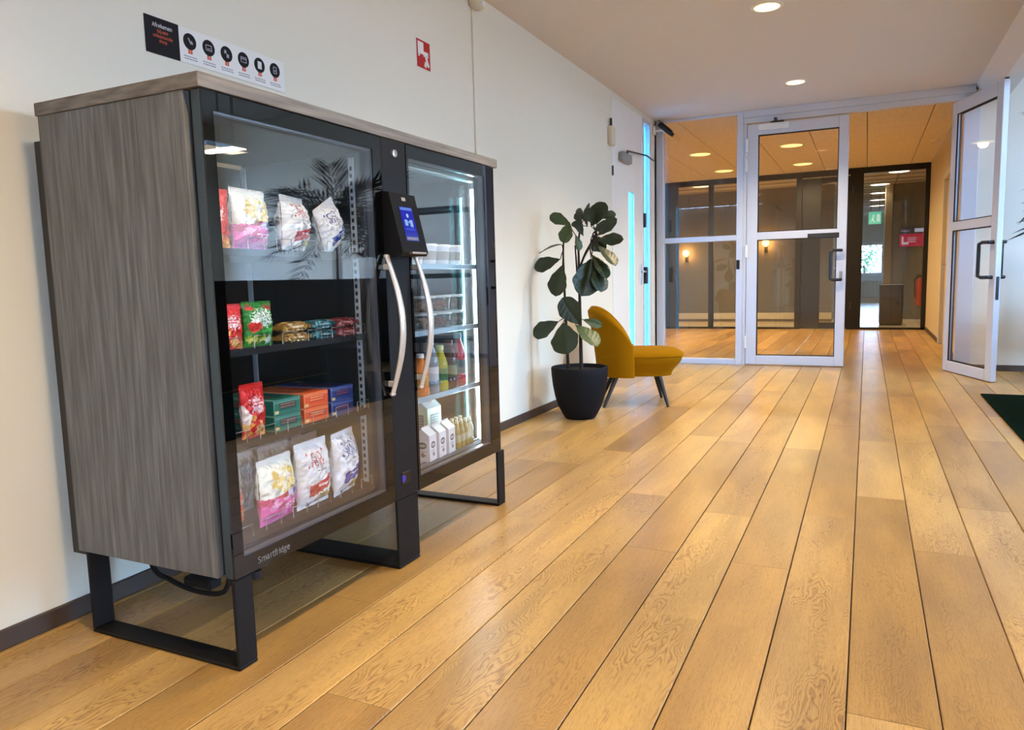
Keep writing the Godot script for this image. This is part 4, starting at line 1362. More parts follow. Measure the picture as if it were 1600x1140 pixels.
func stacked_box(called: String, label: String, m: Material, at: Vector3, group: String) -> void:
	var o := thing(called, label, "box", at, 0, group)
	var mb := MB.new()
	mb.box(Vector3(-0.12, 0.0235, 0), Vector3(0.24, 0.046, 0.112), 0.002, true)
	put(o, "box_body", mb.done(), m)
	put(o, "lid_flap", boxes([[Vector3(-0.001, 0.035, -0.054), Vector3(0.0012, 0.0465, 0.054)]], 0.0005), m)


func wrapped_pack(called: String, label: String, m: Material, at: Vector3, group: String) -> void:
	var o := thing(called, label, "snack", at, 0, group)
	var f := noise(30.0, 2, hash(label) % 1000)
	var mb := MB.new()
	mb.grid(24, 16, func(u, v):
		var s: float = v * 2.0 - 1.0
		var a: float = u * TAU
		var e: float = pow(maxf(0.0, 1.0 - pow(absf(s), 6.0)), 0.5)
		var c := cos(a)
		var q := sin(a)
		return Vector3(signf(c) * pow(absf(c), 0.6) * 0.026 * (0.25 + 0.75 * e) - 0.03, 0.0152 + signf(q) * pow(absf(q), 0.6) * 0.015 * (0.12 + 0.88 * e) + 0.002 * f.get_noise_2d(u * 2.0, v), s * 0.055))
	for i in mb.t.size():
		mb.t[i] = Vector2(1.0 - mb.t[i].y, fposmod(mb.t[i].x * 2.0 + 0.5, 1.0))
	put(o, "wrapper", mb.done(), m)
	for s in [-1.0, 1.0]:
		var fin := MB.new()
		for k in 4:
			fin.box(Vector3(-0.03, 0.0152, s * (0.0535 + k * 0.0022)), Vector3(0.05, 0.009 + 0.002 * (k % 2), 0.0014))
		put(o, "crimped_end", fin.done(), m)


func stock_left() -> void:
	var x := -1.556
	bag_prints()
	var g := "bags on the top shelf of the left fridge"
	place(snack_bag(0.115, 0.155, 0.05, M.pouch_red, 1), "snack_bag", "red and white bag cut off by the left door edge, top shelf", "snack bag", Vector3(x, 1.099, -1.435), PI / 2 - 0.2, g)
	place(snack_bag(0.125, 0.165, 0.05, M.bag_plain, 2), "snack_bag", "plain pale bag standing behind the pink popcorn bag, top shelf", "snack bag", Vector3(x - 0.09, 1.099, -1.475), PI / 2 - 0.15, g, -0.05)
	place(snack_bag(0.145, 0.165, 0.085, M.bag_popcorn, 3), "snack_bag", "popcorn bag with magenta foot on the top shelf", "snack bag", Vector3(x, 1.099, -1.572), PI / 2 + 0.1, g)
	place(snack_bag(0.155, 0.160, 0.09, M.bag_red, 4), "snack_bag", "white bag with red label on the top shelf", "snack bag", Vector3(x, 1.099, -1.748), PI / 2 + 0.3, g)
	var ln := place(snack_bag(0.140, 0.150, 0.08, M.bag_blue, 5), "snack_bag", "white bag with blue label slumping sideways on the top shelf", "snack bag", Vector3(x, 1.112, -1.935), PI / 2 + 0.2, g)
	ln.rotation.z = 0.42
	g = "packets on the second shelf of the left fridge"
	place(snack_bag(0.085, 0.118, 0.045, M.pouch_red, 6), "snack_pouch", "red pouch beside the green one, second shelf", "snack pouch", Vector3(x, 0.831, -1.475), PI / 2 - 0.1, g)
	place(snack_bag(0.112, 0.122, 0.05, M.pouch_green, 7), "snack_pouch", "green pouch with white lettering on the second shelf", "snack pouch", Vector3(x, 0.831, -1.580), PI / 2, g)
	var zz := [-1.718, -1.838, -1.955]
	var nm := ["gold", "teal", "dark red"]
	var mm := [M.wrap_gold, M.wrap_teal, M.wrap_red]
	for k in 3:
		wrapped_pack("biscuit_pack", "%s wrapped biscuit pack, lower of its pair, second shelf" % nm[k], mm[k], Vector3(x + 0.03, 0.830, zz[k]), g)
		wrapped_pack("biscuit_pack", "%s wrapped biscuit pack, upper of its pair, second shelf" % nm[k], mm[k], Vector3(x + 0.03, 0.861, zz[k] + 0.002), g)
	g = "packets on the third shelf of the left fridge"
	place(snack_bag(0.085, 0.13, 0.04, M.pouch_orange, 8), "snack_pouch", "orange pouch cut off by the left door edge, third shelf", "snack pouch", Vector3(x, 0.576, -1.415), PI / 2 - 0.5, g)
	place(snack_bag(0.098, 0.150, 0.045, M.pouch_red, 9), "snack_pouch", "tall red pouch beside the stacked boxes on the third shelf", "snack pouch", Vector3(x, 0.576, -1.540), PI / 2 + 0.1, g)
	zz = [-1.668, -1.797, -1.925]
	nm = ["green", "orange", "navy blue"]
	mm = [M.box_green, M.box_orange, M.box_blue]
	for k in 3:
		stacked_box("bar_box", "%s box of bars, lower of the two on the third shelf" % nm[k], mm[k], Vector3(x + 0.012, 0.575, zz[k]), g)
		stacked_box("bar_box", "%s box of bars, upper of the two on the third shelf" % nm[k], mm[k], Vector3(x + 0.010, 0.622, zz[k] - 0.003), g)
	g = "bags on the bottom shelf of the left fridge"
	place(snack_bag(0.11, 0.16, 0.05, M.pouch_orange, 10), "snack_bag", "orange red bag in the near corner of the bottom shelf", "snack bag", Vector3(x, 0.313, -1.430), PI / 2 + 0.25, g)
	place(snack_bag(0.160, 0.190, 0.085, M.bag_popcorn, 11), "snack_bag", "popcorn bag with magenta foot on the bottom shelf", "snack bag", Vector3(x, 0.313, -1.610), PI / 2 + 0.12, g)
	place(snack_bag(0.155, 0.205, 0.09, M.bag_red, 12), "snack_bag", "white bag with red label on the bottom shelf", "snack bag", Vector3(x, 0.313, -1.768), PI / 2 + 0.05, g)
	place(snack_bag(0.150, 0.205, 0.085, M.bag_blue, 13), "snack_bag", "white bag with blue label on the bottom shelf", "snack bag", Vector3(x, 0.313, -1.925), PI / 2 + 0.2, g)
	place(snack_bag(0.125, 0.185, 0.055, M.bag_plain, 14), "snack_bag", "pale bag standing between the orange bag and the popcorn bag, bottom shelf", "snack bag", Vector3(x - 0.075, 0.313, -1.510), PI / 2 + 0.3, g)
	for i in 4:
		for j in 3:
			place(snack_bag(0.13, 0.185, 0.05, M.bag_plain, 20 + i * 3 + j), "snack_bag", "plain pale bag filed in the rows behind the front bags, bottom shelf", "snack bag", Vector3(x - 0.155 - 0.075 * j, 0.313, -1.46 - 0.15 * i), PI / 2 + 0.1 * sin(i * 3.0 + j), "bags in the back rows of the bottom shelf", 0.05)


func gable_carton(called: String, label: String, m: Material, w: float, h: float, at: Vector3, turn: float, group: String, cap: bool) -> void:
	var o := thing(called, label, "carton", at, turn, group)
	var b := MB.new()
	b.box(Vector3(0, h * 0.38, 0), Vector3(w, h * 0.76, w), 0.001, true)
	put(o, "carton_body", b.done(), m)
	var p := MB.new()
	p.xf = Transform3D(Basis.from_euler(Vector3(0, 0, 0)), Vector3(0, h * 0.76, w / 2))
	p.prism(PackedVector2Array([Vector2(-w / 2, 0), Vector2(w / 2, 0), Vector2(0.002, h * 0.19), Vector2(0.002, h * 0.24), Vector2(-0.002, h * 0.24), Vector2(-0.002, h * 0.19)]), w)
	put(o, "gable", p.done(), M.carton_top)
	if cap:
		put(o, "cap", turned([Vector2(0.017, 0), Vector2(0.017, 0.016), Vector2(0.015, 0.018), Vector2(0, 0.018)], 18, true), M.white, Vector3(w * 0.27, h * 0.86, 0))


func bottle(called: String, label: String, at: Vector3, h: float, r: float, body: Material, wrap: Material, capm: Material, group: String) -> void:
	var o := thing(called, label, "bottle", at, 0, group)
	put(o, "bottle_body", turned([Vector2(0, 0), Vector2(r * 0.9, 0), Vector2(r, h * 0.03), Vector2(r, h * 0.20), Vector2(r * 0.95, h * 0.23), Vector2(r * 0.95, h * 0.50), Vector2(r, h * 0.53), Vector2(r * 0.98, h * 0.60), Vector2(r * 0.72, h * 0.74), Vector2(r * 0.45, h * 0.86), Vector2(r * 0.40, h * 0.92), Vector2(0, h * 0.92)], 24, false), body)
	put(o, "sleeve", turned([Vector2(r * 0.965, h * 0.235), Vector2(r * 0.97, h * 0.495)], 24), wrap)
	put(o, "cap", turned([Vector2(r * 0.50, h * 0.90), Vector2(r * 0.50, h * 0.985), Vector2(r * 0.44, h), Vector2(0, h)], 18, false), capm)


func stock_right() -> void:
	var x := -1.562
	var g := "white cups on the top shelf of the right fridge"
	var cup := mat(Color(0.84, 0.86, 0.87), 0.4)
	var place_words := ["first", "second", "third", "fourth"]
	for k in 4:
		for row in 2:
			var o := thing("dessert_cup", "%s white lidded cup from the payment terminal, %s row of the top shelf" % [place_words[k], ["front", "back"][row]], "cup", Vector3(x - 0.105 * row, 1.065, -2.405 - 0.098 * k), 0, g)
			put(o, "cup_body", turned([Vector2(0, 0), Vector2(0.033, 0), Vector2(0.036, 0.006), Vector2(0.043, 0.070), Vector2(0, 0.070)], 24, true), cup)
			put(o, "lid", turned([Vector2(0.046, 0.070), Vector2(0.0465, 0.077), Vector2(0.043, 0.082), Vector2(0, 0.082)], 24, true), M.white)
			put(o, "label_band", turned([Vector2(0.0382, 0.02), Vector2(0.0418, 0.054)], 24, true), mat(Color(0.62, 0.57, 0.52), 0.5))
	g = "clear tubs on the second shelf of the right fridge"
	var clear := solid_glass(Color(0.95, 0.98, 0.97), 0.04)
	var fill := [Color(0.62, 0.50, 0.38), Color(0.50, 0.28, 0.10), Color(0.42, 0.30, 0.22)]
	for k in 3:
		for up in 2:
			var o := thing("snack_tub", "clear tub of %s nibbles, %s of its stack on the second shelf" % [["pale beige", "orange brown", "dark brown"][k], ["lower", "upper"][up]], "tub", Vector3(x, 0.812 + 0.067 * up, -2.470 - 0.118 * k), 0, g)
			var tub := MB.new()
			tub.lathe([Vector2(0.036, 0.0), Vector2(0.045, 0.056), Vector2(0.048, 0.057), Vector2(0.048, 0.060)], 28)
			put(o, "tub_wall", tub.done(), clear_plastic())
			put(o, "lid", turned([Vector2(0.049, 0.058), Vector2(0.049, 0.064), Vector2(0.046, 0.066), Vector2(0, 0.066)], 28, true), mat(Color(0.72, 0.76, 0.77), 0.3))
			put(o, "tub_base", turned([Vector2(0, 0.0), Vector2(0.036, 0.0), Vector2(0.036, 0.002), Vector2(0, 0.002)], 28, true), mat(Color(0.72, 0.76, 0.77), 0.3))
			var nb := MB.new()
			for i in 26:
				var a := rng.randf() * TAU
				var rr := sqrt(rng.randf()) * 0.030
				nb.xf = Transform3D(Basis.from_euler(Vector3(rng.randf() * 3, rng.randf() * 3, rng.randf() * 3)), Vector3(cos(a) * rr, rng.randf_range(0.011, 0.044), sin(a) * rr))
				nb.box(Vector3.ZERO, Vector3(0.016, 0.012, 0.012), 0.003)
			put(o, "nibbles", nb.done(), mat(fill[k], 0.7)).set_meta("kind", "stuff")
	g = "bottles on the third shelf of the right fridge"
	var sp := [
		["orange juice bottle with a small white cap on the third shelf", 0.165, 0.031, Color(0.80, 0.42, 0.05), Color(0.72, 0.50, 0.12), Color(0.82, 0.82, 0.8)],
		["tall clear grey water bottle on the third shelf", 0.215, 0.033, Color(0.42, 0.47, 0.52), Color(0.74, 0.75, 0.76), Color(0.3, 0.34, 0.4)],
		["yellow green juice bottle with a green label on the third shelf", 0.185, 0.031, Color(0.62, 0.60, 0.16), Color(0.16, 0.36, 0.14), Color(0.7, 0.7, 0.3)],
		["dark brown bottle with a green and pale label on the third shelf", 0.200, 0.033, Color(0.24, 0.15, 0.12), Color(0.34, 0.38, 0.26), Color(0.35, 0.2, 0.18)],
		["tall bottle with pink drink and grey label on the third shelf", 0.225, 0.033, Color(0.66, 0.22, 0.26), Color(0.24, 0.30, 0.30), Color(0.5, 0.5, 0.52)],
	]
	for k in 5:
		var e: Array = sp[k]
		bottle("drink_bottle", e[0], Vector3(x, 0.558, -2.430 - 0.074 * k), e[1], e[2], mat(e[3], 0.12), mat(e[4], 0.45), mat(e[5], 0.4), g)
	g = "drinks on the bottom shelf of the right fridge"
	gable_carton("juice_carton", "large pale juice carton behind the small milk cartons, bottom shelf", M.carton_big, 0.11, 0.225, Vector3(x - 0.13, 0.303, -2.640), 0.0, g, true)
	for k in 3:
		gable_carton("milk_carton", "%s small white milk carton from the centre column, bottom shelf" % ["nearest", "middle", "farthest"][k], M.carton, 0.066, 0.135, Vector3(x + 0.012, 0.303, -2.425 - 0.074 * k), 0.12, g, false)
	for k in 4:
		for row in 2:
			bottle("shot_bottle", "%s little golden bottle after the milk cartons, %s row of the bottom shelf" % [["first", "second", "third", "fourth"][k], ["front", "back"][row]], Vector3(x + 0.03 - 0.045 * row, 0.303, -2.643 - 0.036 * k), 0.118, 0.0165, mat(Color(0.58, 0.52, 0.22), 0.15), mat(Color(0.66, 0.64, 0.5), 0.45), mat(Color(0.8, 0.78, 0.66), 0.4), g)


func clear_plastic() -> StandardMaterial3D:
	if not M.has("clear"):
		M.clear = pane_mat(0.12)
	return M.clear


# ---------------------------------------------------------------- plants and furniture
func leaf(o: Node3D, from: Vector3, to: Vector3, wide: float, m: Material, stem_at: Vector3) -> void:
	var along := to - from
	var len := along.length()
	var d := along / len
	# the blade looks to the camera side, or upward where it is seen from its edge
	var look := Vector3(0.0, 0.25, 1.0) if wide / len > 0.42 else Vector3(-d.y * 0.8, 1.0, 0.35)
	var n := (look - d * look.dot(d)).normalized()
	var s := d.cross(n).normalized()
	var w := wide if wide / len > 0.42 else wide * 1.9
	var ph := rng.randf() * 6.0
	var mb := MB.new()
	mb.grid(12, 18, func(u, v):
		var a: float = u * 2.0 - 1.0
		var t: float = v
		var half := w * 0.54 * pow(maxf(0.0, sin(PI * pow(clampf(t, 0.0, 1.0), 1.25))), 0.62) * (0.62 + 0.5 * t)
		half *= 1.0 + 0.05 * sin(t * 19.0 + ph)
		var droop := -0.16 * len * t * t
		var fold := absf(a) * half * 0.15
		var rib := 0.012 * len * absf(sin(t * 20.0 + absf(a) * 4.0)) * absf(a)
		var mid := 0.010 * len * exp(-absf(a) * 9.0)
		return from + d * (len * t) + s * (a * half) + n * (droop + fold + rib - mid) * 1.0)
	var q := put(o, "leaf", mb.done(), m)
	put(q, "stalk", piped([stem_at, (stem_at + from) * 0.5 + Vector3(0, 0.006, 0), from, from + d * len * 0.1 + n * -0.001], 0.004, 0.0025, 6), M.stem)


func potted_fig() -> void:
	var o := thing("potted_fig", "fiddle-leaf fig in a dark grey tapered pot beside the mustard chair", "potted plant", Vector3(-1.84, 0, -4.95))
	put(o, "pot", turned([Vector2(0, 0), Vector2(0.10, 0), Vector2(0.108, 0.004), Vector2(0.125, 0.03), Vector2(0.156, 0.09), Vector2(0.178, 0.16), Vector2(0.193, 0.24), Vector2(0.201, 0.31), Vector2(0.204, 0.365), Vector2(0.200, 0.372), Vector2(0.192, 0.372), Vector2(0.189, 0.366), Vector2(0.186, 0.33), Vector2(0.17, 0.30)], 48, false), M.pot)
	put(o, "soil", turned([Vector2(0.188, 0.344), Vector2(0.08, 0.353), Vector2(0, 0.352)], 32, false), M.soil)
	put(o, "stem", piped(curve([Vector3(-0.086, 0.33, 0.0), Vector3(-0.097, 0.794, 0.01), Vector3(-0.109, 1.202, 0.0), Vector3(-0.085, 1.32, 0.0), Vector3(-0.052, 1.38, 0.02)]), 0.013, 0.006, 8), M.stem)
	put(o, "stem", piped(curve([Vector3(0.014, 0.33, 0.0), Vector3(0.010, 0.793, 0.0), Vector3(0.004, 1.063, -0.01), Vector3(0.0, 1.25, -0.02), Vector3(0.012, 1.37, -0.04)]), 0.015, 0.007, 8), M.stem)
	put(o, "stem", piped(curve([Vector3(0.0, 0.90, 0.0), Vector3(-0.012, 1.06, -0.01), Vector3(-0.027, 1.23, -0.02)]), 0.009, 0.005, 8), M.stem)
	put(o, "stem", piped(curve([Vector3(0.006, 1.05, 0.0), Vector3(0.06, 1.17, 0.01), Vector3(0.115, 1.26, 0.01), Vector3(0.145, 1.33, 0.0), Vector3(0.14, 1.40, 0.0)]), 0.009, 0.004, 8), M.stem)
	var A := Vector3(-0.062, 1.36, 0.0)
	var B := Vector3(-0.108, 1.20, 0.0)
	var C := Vector3(0.012, 1.36, -0.03)
	var D := Vector3(0.135, 1.32, 0.0)
	var E := Vector3(0.012, 0.70, 0.0)
	var F := Vector3(-0.095, 0.72, 0.0)
	var G := Vector3(0.09, 1.21, 0.0)
	leaf(o, Vector3(-0.044, 1.373, 0.012), Vector3(-0.200, 1.451, 0.032), 0.085, M.leaf_pale, A)
	leaf(o, Vector3(-0.043, 1.389, 0.036), Vector3(-0.072, 1.251, 0.096), 0.107, M.leaf_pale, A)
	leaf(o, Vector3(-0.130, 1.241, -0.018), Vector3(-0.323, 1.214, -0.048), 0.050, M.leaf, B)
	leaf(o, Vector3(-0.121, 1.135, 0.030), Vector3(-0.310, 1.084, 0.080), 0.109, M.leaf, B)
	leaf(o, Vector3(-0.098, 1.093, 0.048), Vector3(-0.134, 0.887, 0.128), 0.144, M.leaf, B)
	leaf(o, Vector3(-0.016, 1.302, 0.000), Vector3(0.024, 1.192, 0.000), 0.045, M.leaf_pale, A)
	leaf(o, Vector3(-0.002, 1.341, -0.030), Vector3(-0.066, 1.410, -0.080), 0.027, M.leaf, C)
	leaf(o, Vector3(0.020, 1.372, -0.042), Vector3(-0.060, 1.479, -0.112), 0.032, M.leaf, C)
	leaf(o, Vector3(0.026, 1.404, -0.060), Vector3(-0.067, 1.515, -0.160), 0.027, M.leaf, C)
	leaf(o, Vector3(0.067, 1.355, -0.024), Vector3(0.039, 1.524, -0.064), 0.063, M.leaf, C)
	leaf(o, Vector3(0.101, 1.352, 0.000), Vector3(0.193, 1.516, 0.000), 0.133, M.leaf, D)
	leaf(o, Vector3(0.153, 1.411, -0.018), Vector3(0.265, 1.439, -0.048), 0.067, M.leaf, D)
	leaf(o, Vector3(0.162, 1.286, 0.036), Vector3(0.301, 1.391, 0.096), 0.088, M.leaf, D)
	leaf(o, Vector3(0.165, 1.255, 0.048), Vector3(0.354, 1.256, 0.128), 0.088, M.leaf, D)
	leaf(o, Vector3(0.159, 1.217, 0.030), Vector3(0.314, 1.099, 0.080), 0.066, M.leaf, D)
	leaf(o, Vector3(0.118, 1.157, 0.036), Vector3(0.259, 1.014, 0.096), 0.067, M.leaf, D)
	leaf(o, Vector3(0.136, 1.064, 0.042), Vector3(0.223, 0.916, 0.112), 0.075, M.leaf, G)
	leaf(o, Vector3(0.117, 1.132, 0.054), Vector3(0.097, 0.882, 0.144), 0.111, M.leaf, G)
	leaf(o, Vector3(0.027, 1.090, 0.012), Vector3(0.148, 1.064, 0.032), 0.085, M.leaf, G)
	leaf(o, Vector3(0.098, 1.269, 0.000), Vector3(0.148, 1.183, 0.000), 0.071, M.leaf, D)
	leaf(o, Vector3(0.032, 0.672, 0.054), Vector3(-0.068, 0.858, 0.144), 0.162, M.leaf, E)
	leaf(o, Vector3(-0.139, 0.695, 0.036), Vector3(-0.322, 0.602, 0.096), 0.124, M.leaf, F)
	leaf(o, Vector3(-0.091, 0.689, 0.072), Vector3(-0.028, 0.492, 0.192), 0.208, M.leaf, F)
	leaf(o, Vector3(-0.013, 0.671, 0.036), Vector3(0.182, 0.555, 0.096), 0.086, M.leaf_pale, E)
	leaf(o, Vector3(0.026, 0.706, -0.012), Vector3(0.162, 0.662, -0.032), 0.064, M.leaf_pale, E)

	leaf(o, Vector3(0.13, 1.33, 0.02), Vector3(0.25, 1.355, 0.07), 0.085, M.leaf, D)
	leaf(o, Vector3(0.10, 1.30, -0.03), Vector3(0.18, 1.18, -0.04), 0.095, M.leaf, D)
	leaf(o, Vector3(0.12, 1.37, 0.03), Vector3(0.095, 1.475, 0.06), 0.085, M.leaf, D)
	leaf(o, Vector3(0.05, 1.29, 0.02), Vector3(0.01, 1.40, 0.05), 0.06, M.leaf, C)

func chair() -> void:
	var o := thing("lounge_chair", "low mustard velvet chair with curved back and black tapered legs", "chair", Vector3(-1.655, 0, -5.68), deg_to_rad(20.5))
	# shell back: an upright band bent round the rear of the seat, its top falling towards the front
	var band := func(inner: float) -> Callable:
		return func(u, v):
			var a: float = (u - 0.5) * deg_to_rad(192.0)
			var k := absf(u - 0.5) * 2.0
			var top := 0.768 - 0.275 * pow(k, 3.2)
			var low := 0.235
			var y: float = lerpf(low, top, v)
			var lean := 0.075 * pow((y - low) / 0.53, 1.5) * (1.0 - 0.75 * k)
			var rx := 0.245 - inner
			var rz := 0.285 - inner
			# rounded upper edge
			var lip := 0.03 * pow(maxf(0.0, (v - 0.93) / 0.07), 2.0)
			rx -= lip * (1.0 if inner == 0.0 else -0.35)
			rz -= lip * (1.0 if inner == 0.0 else -0.35)
			return Vector3(-0.045 - lean - cos(a) * rx, y, sin(a) * rz)
	var bk := MB.new()
	bk.grid(44, 20, band.call(0.0))
	bk.grid(44, 20, band.call(0.062), true)
	var f0: Callable = band.call(0.0)
	var f1: Callable = band.call(0.062)
	bk.grid(44, 5, func(u, v):
		var p: Vector3 = f0.call(u, 1.0).lerp(f1.call(u, 1.0), v)
		return p + Vector3(0, 0.010 * sin(PI * v), 0))
	bk.grid(5, 20, func(u, v): return f0.call(0.0, v).lerp(f1.call(0.0, v), u) + Vector3(0.012 * sin(PI * u), 0, 0))
	bk.grid(5, 20, func(u, v): return f0.call(1.0, v).lerp(f1.call(1.0, v), u) + Vector3(0.012 * sin(PI * u), 0, 0))
	bk.grid(44, 2, func(u, v): return f0.call(u, 0.0).lerp(f1.call(u, 0.0), v))
	put(o, "backrest", bk.done(), M.mustard)
	# seat base that narrows downwards, and the cushion on it
	var ring := func(a: float, rx: float, rz: float, n: float) -> Vector2:
		var c := cos(a)
		var s := sin(a)
		return Vector2(signf(c) * pow(absf(c), 2.0 / n) * rx, signf(s) * pow(absf(s), 2.0 / n) * rz)
	var sb := MB.new()
	sb.grid(48, 12, func(u, v):
		var k: float = v
		var t := smoothstep(0.0, 1.0, minf(1.0, k * 1.15))
		var q: Vector2 = ring.call(u * TAU, lerpf(0.235, 0.315, t), lerpf(0.20, 0.262, t), 3.6)
		return Vector3(0.055 + q.x, lerpf(0.235, 0.395, k), q.y))
	sb.grid(48, 2, func(u, v):
		var q: Vector2 = ring.call(u * TAU, 0.235 * v, 0.20 * v, 3.6)
		return Vector3(0.055 + q.x, 0.235, q.y))
	put(o, "seat_base", sb.done(), M.mustard)
	var cu := MB.new()
	cu.grid(48, 16, func(u, v):
		var a: float = v * PI * 0.5
		var q: Vector2 = ring.call(u * TAU, 0.322 * pow(cos(a), 0.4) if v < 1.0 else 0.0, 0.266 * pow(cos(a), 0.4) if v < 1.0 else 0.0, 3.6)
		return Vector3(0.06 + q.x, 0.392 + 0.052 * sin(a), q.y))
	put(o, "seat_cushion", cu.done(), M.mustard)
	var pipe := []
	for i in 49:
		var q: Vector2 = ring.call(i * TAU / 48.0, 0.320, 0.265, 3.6)
		pipe.append(Vector3(0.058 + q.x, 0.392, q.y))
	put(o, "piping", piped(pipe, 0.005, -1, 6), M.mustard)
	for sx in [-1.0, 1.0]:
		for sz in [-1.0, 1.0]:
			put(o, "leg", piped([Vector3(0.02 + sx * 0.16, 0.245, sz * 0.165), Vector3(sx * 0.245, 0.0, sz * 0.225)], 0.021, 0.010, 14), M.black)


func palm() -> void:
	var o := thing("potted_palm", "palm reaching into the frame edge above the dark green rug", "potted plant", Vector3(1.52, 0.014, -5.6))
	put(o, "pot", turned([Vector2(0, 0), Vector2(0.15, 0), Vector2(0.17, 0.02), Vector2(0.20, 0.38), Vector2(0.205, 0.40), Vector2(0.19, 0.40), Vector2(0.185, 0.36), Vector2(0.0, 0.35)], 36, true), M.black)
	put(o, "trunk", piped(curve([Vector3(0, 0.35, 0), Vector3(0.02, 1.0, 0.01), Vector3(0, 1.72, 0)]), 0.035, 0.024, 10), M.stem)
	var r := RandomNumberGenerator.new()
	r.seed = 14
	for k in 38:
		var az := TAU * k / 13.0 + r.randf_range(-0.2, 0.2)
		var rise := r.randf_range(0.1, 1.25) if k < 22 else r.randf_range(-0.35, 0.5)
		var len := r.randf_range(0.56, 0.78)
		var dir := Vector3(cos(az), 0, sin(az))
		var from := Vector3(0, r.randf_range(1.50, 1.70), 0)
		var pts := []
		for j in 9:
			var t := j / 8.0
			pts.append(from + dir * (len * t * cos(rise * (1.0 - 0.4 * t))) + Vector3.UP * (len * t * sin(rise) - 0.40 * t * t * len))
		var mb := MB.new()
		mb.tube(pts, 0.006, 0.002, 5)
		for j in range(1, 12):
			var t := j / 12.0 + 0.06
			var i := mini(7, int(t * 8))
			var p: Vector3 = pts[i].lerp(pts[i + 1], clampf(t * 8 - i, 0, 1))
			var ax: Vector3 = (pts[i + 1] - pts[i]).normalized()
			var sd := ax.cross(Vector3.UP).normalized()
			for s in [-1.0, 1.0]:
				var ld: Vector3 = (sd * s * 0.8 + ax + Vector3(0, r.randf_range(-0.25, 0.45), 0)).normalized()
				var ll := 0.30 * (1.0 - absf(t - 0.45) * 0.8)
				var wd := ax.cross(ld).cross(ld).normalized() * 0.014
				var lift := wd.cross(ld).normalized() * 0.003
				mb.quad(p, p + ld * ll * 0.4 + wd + lift, p + ld * ll, p + ld * ll * 0.4 + lift * -1.0, wd.cross(ld))
				mb.quad(p, p + ld * ll * 0.4 - wd + lift, p + ld * ll, p + ld * ll * 0.4 + lift * -1.0, wd.cross(ld))
		put(o, "frond", mb.done(), M.palm)


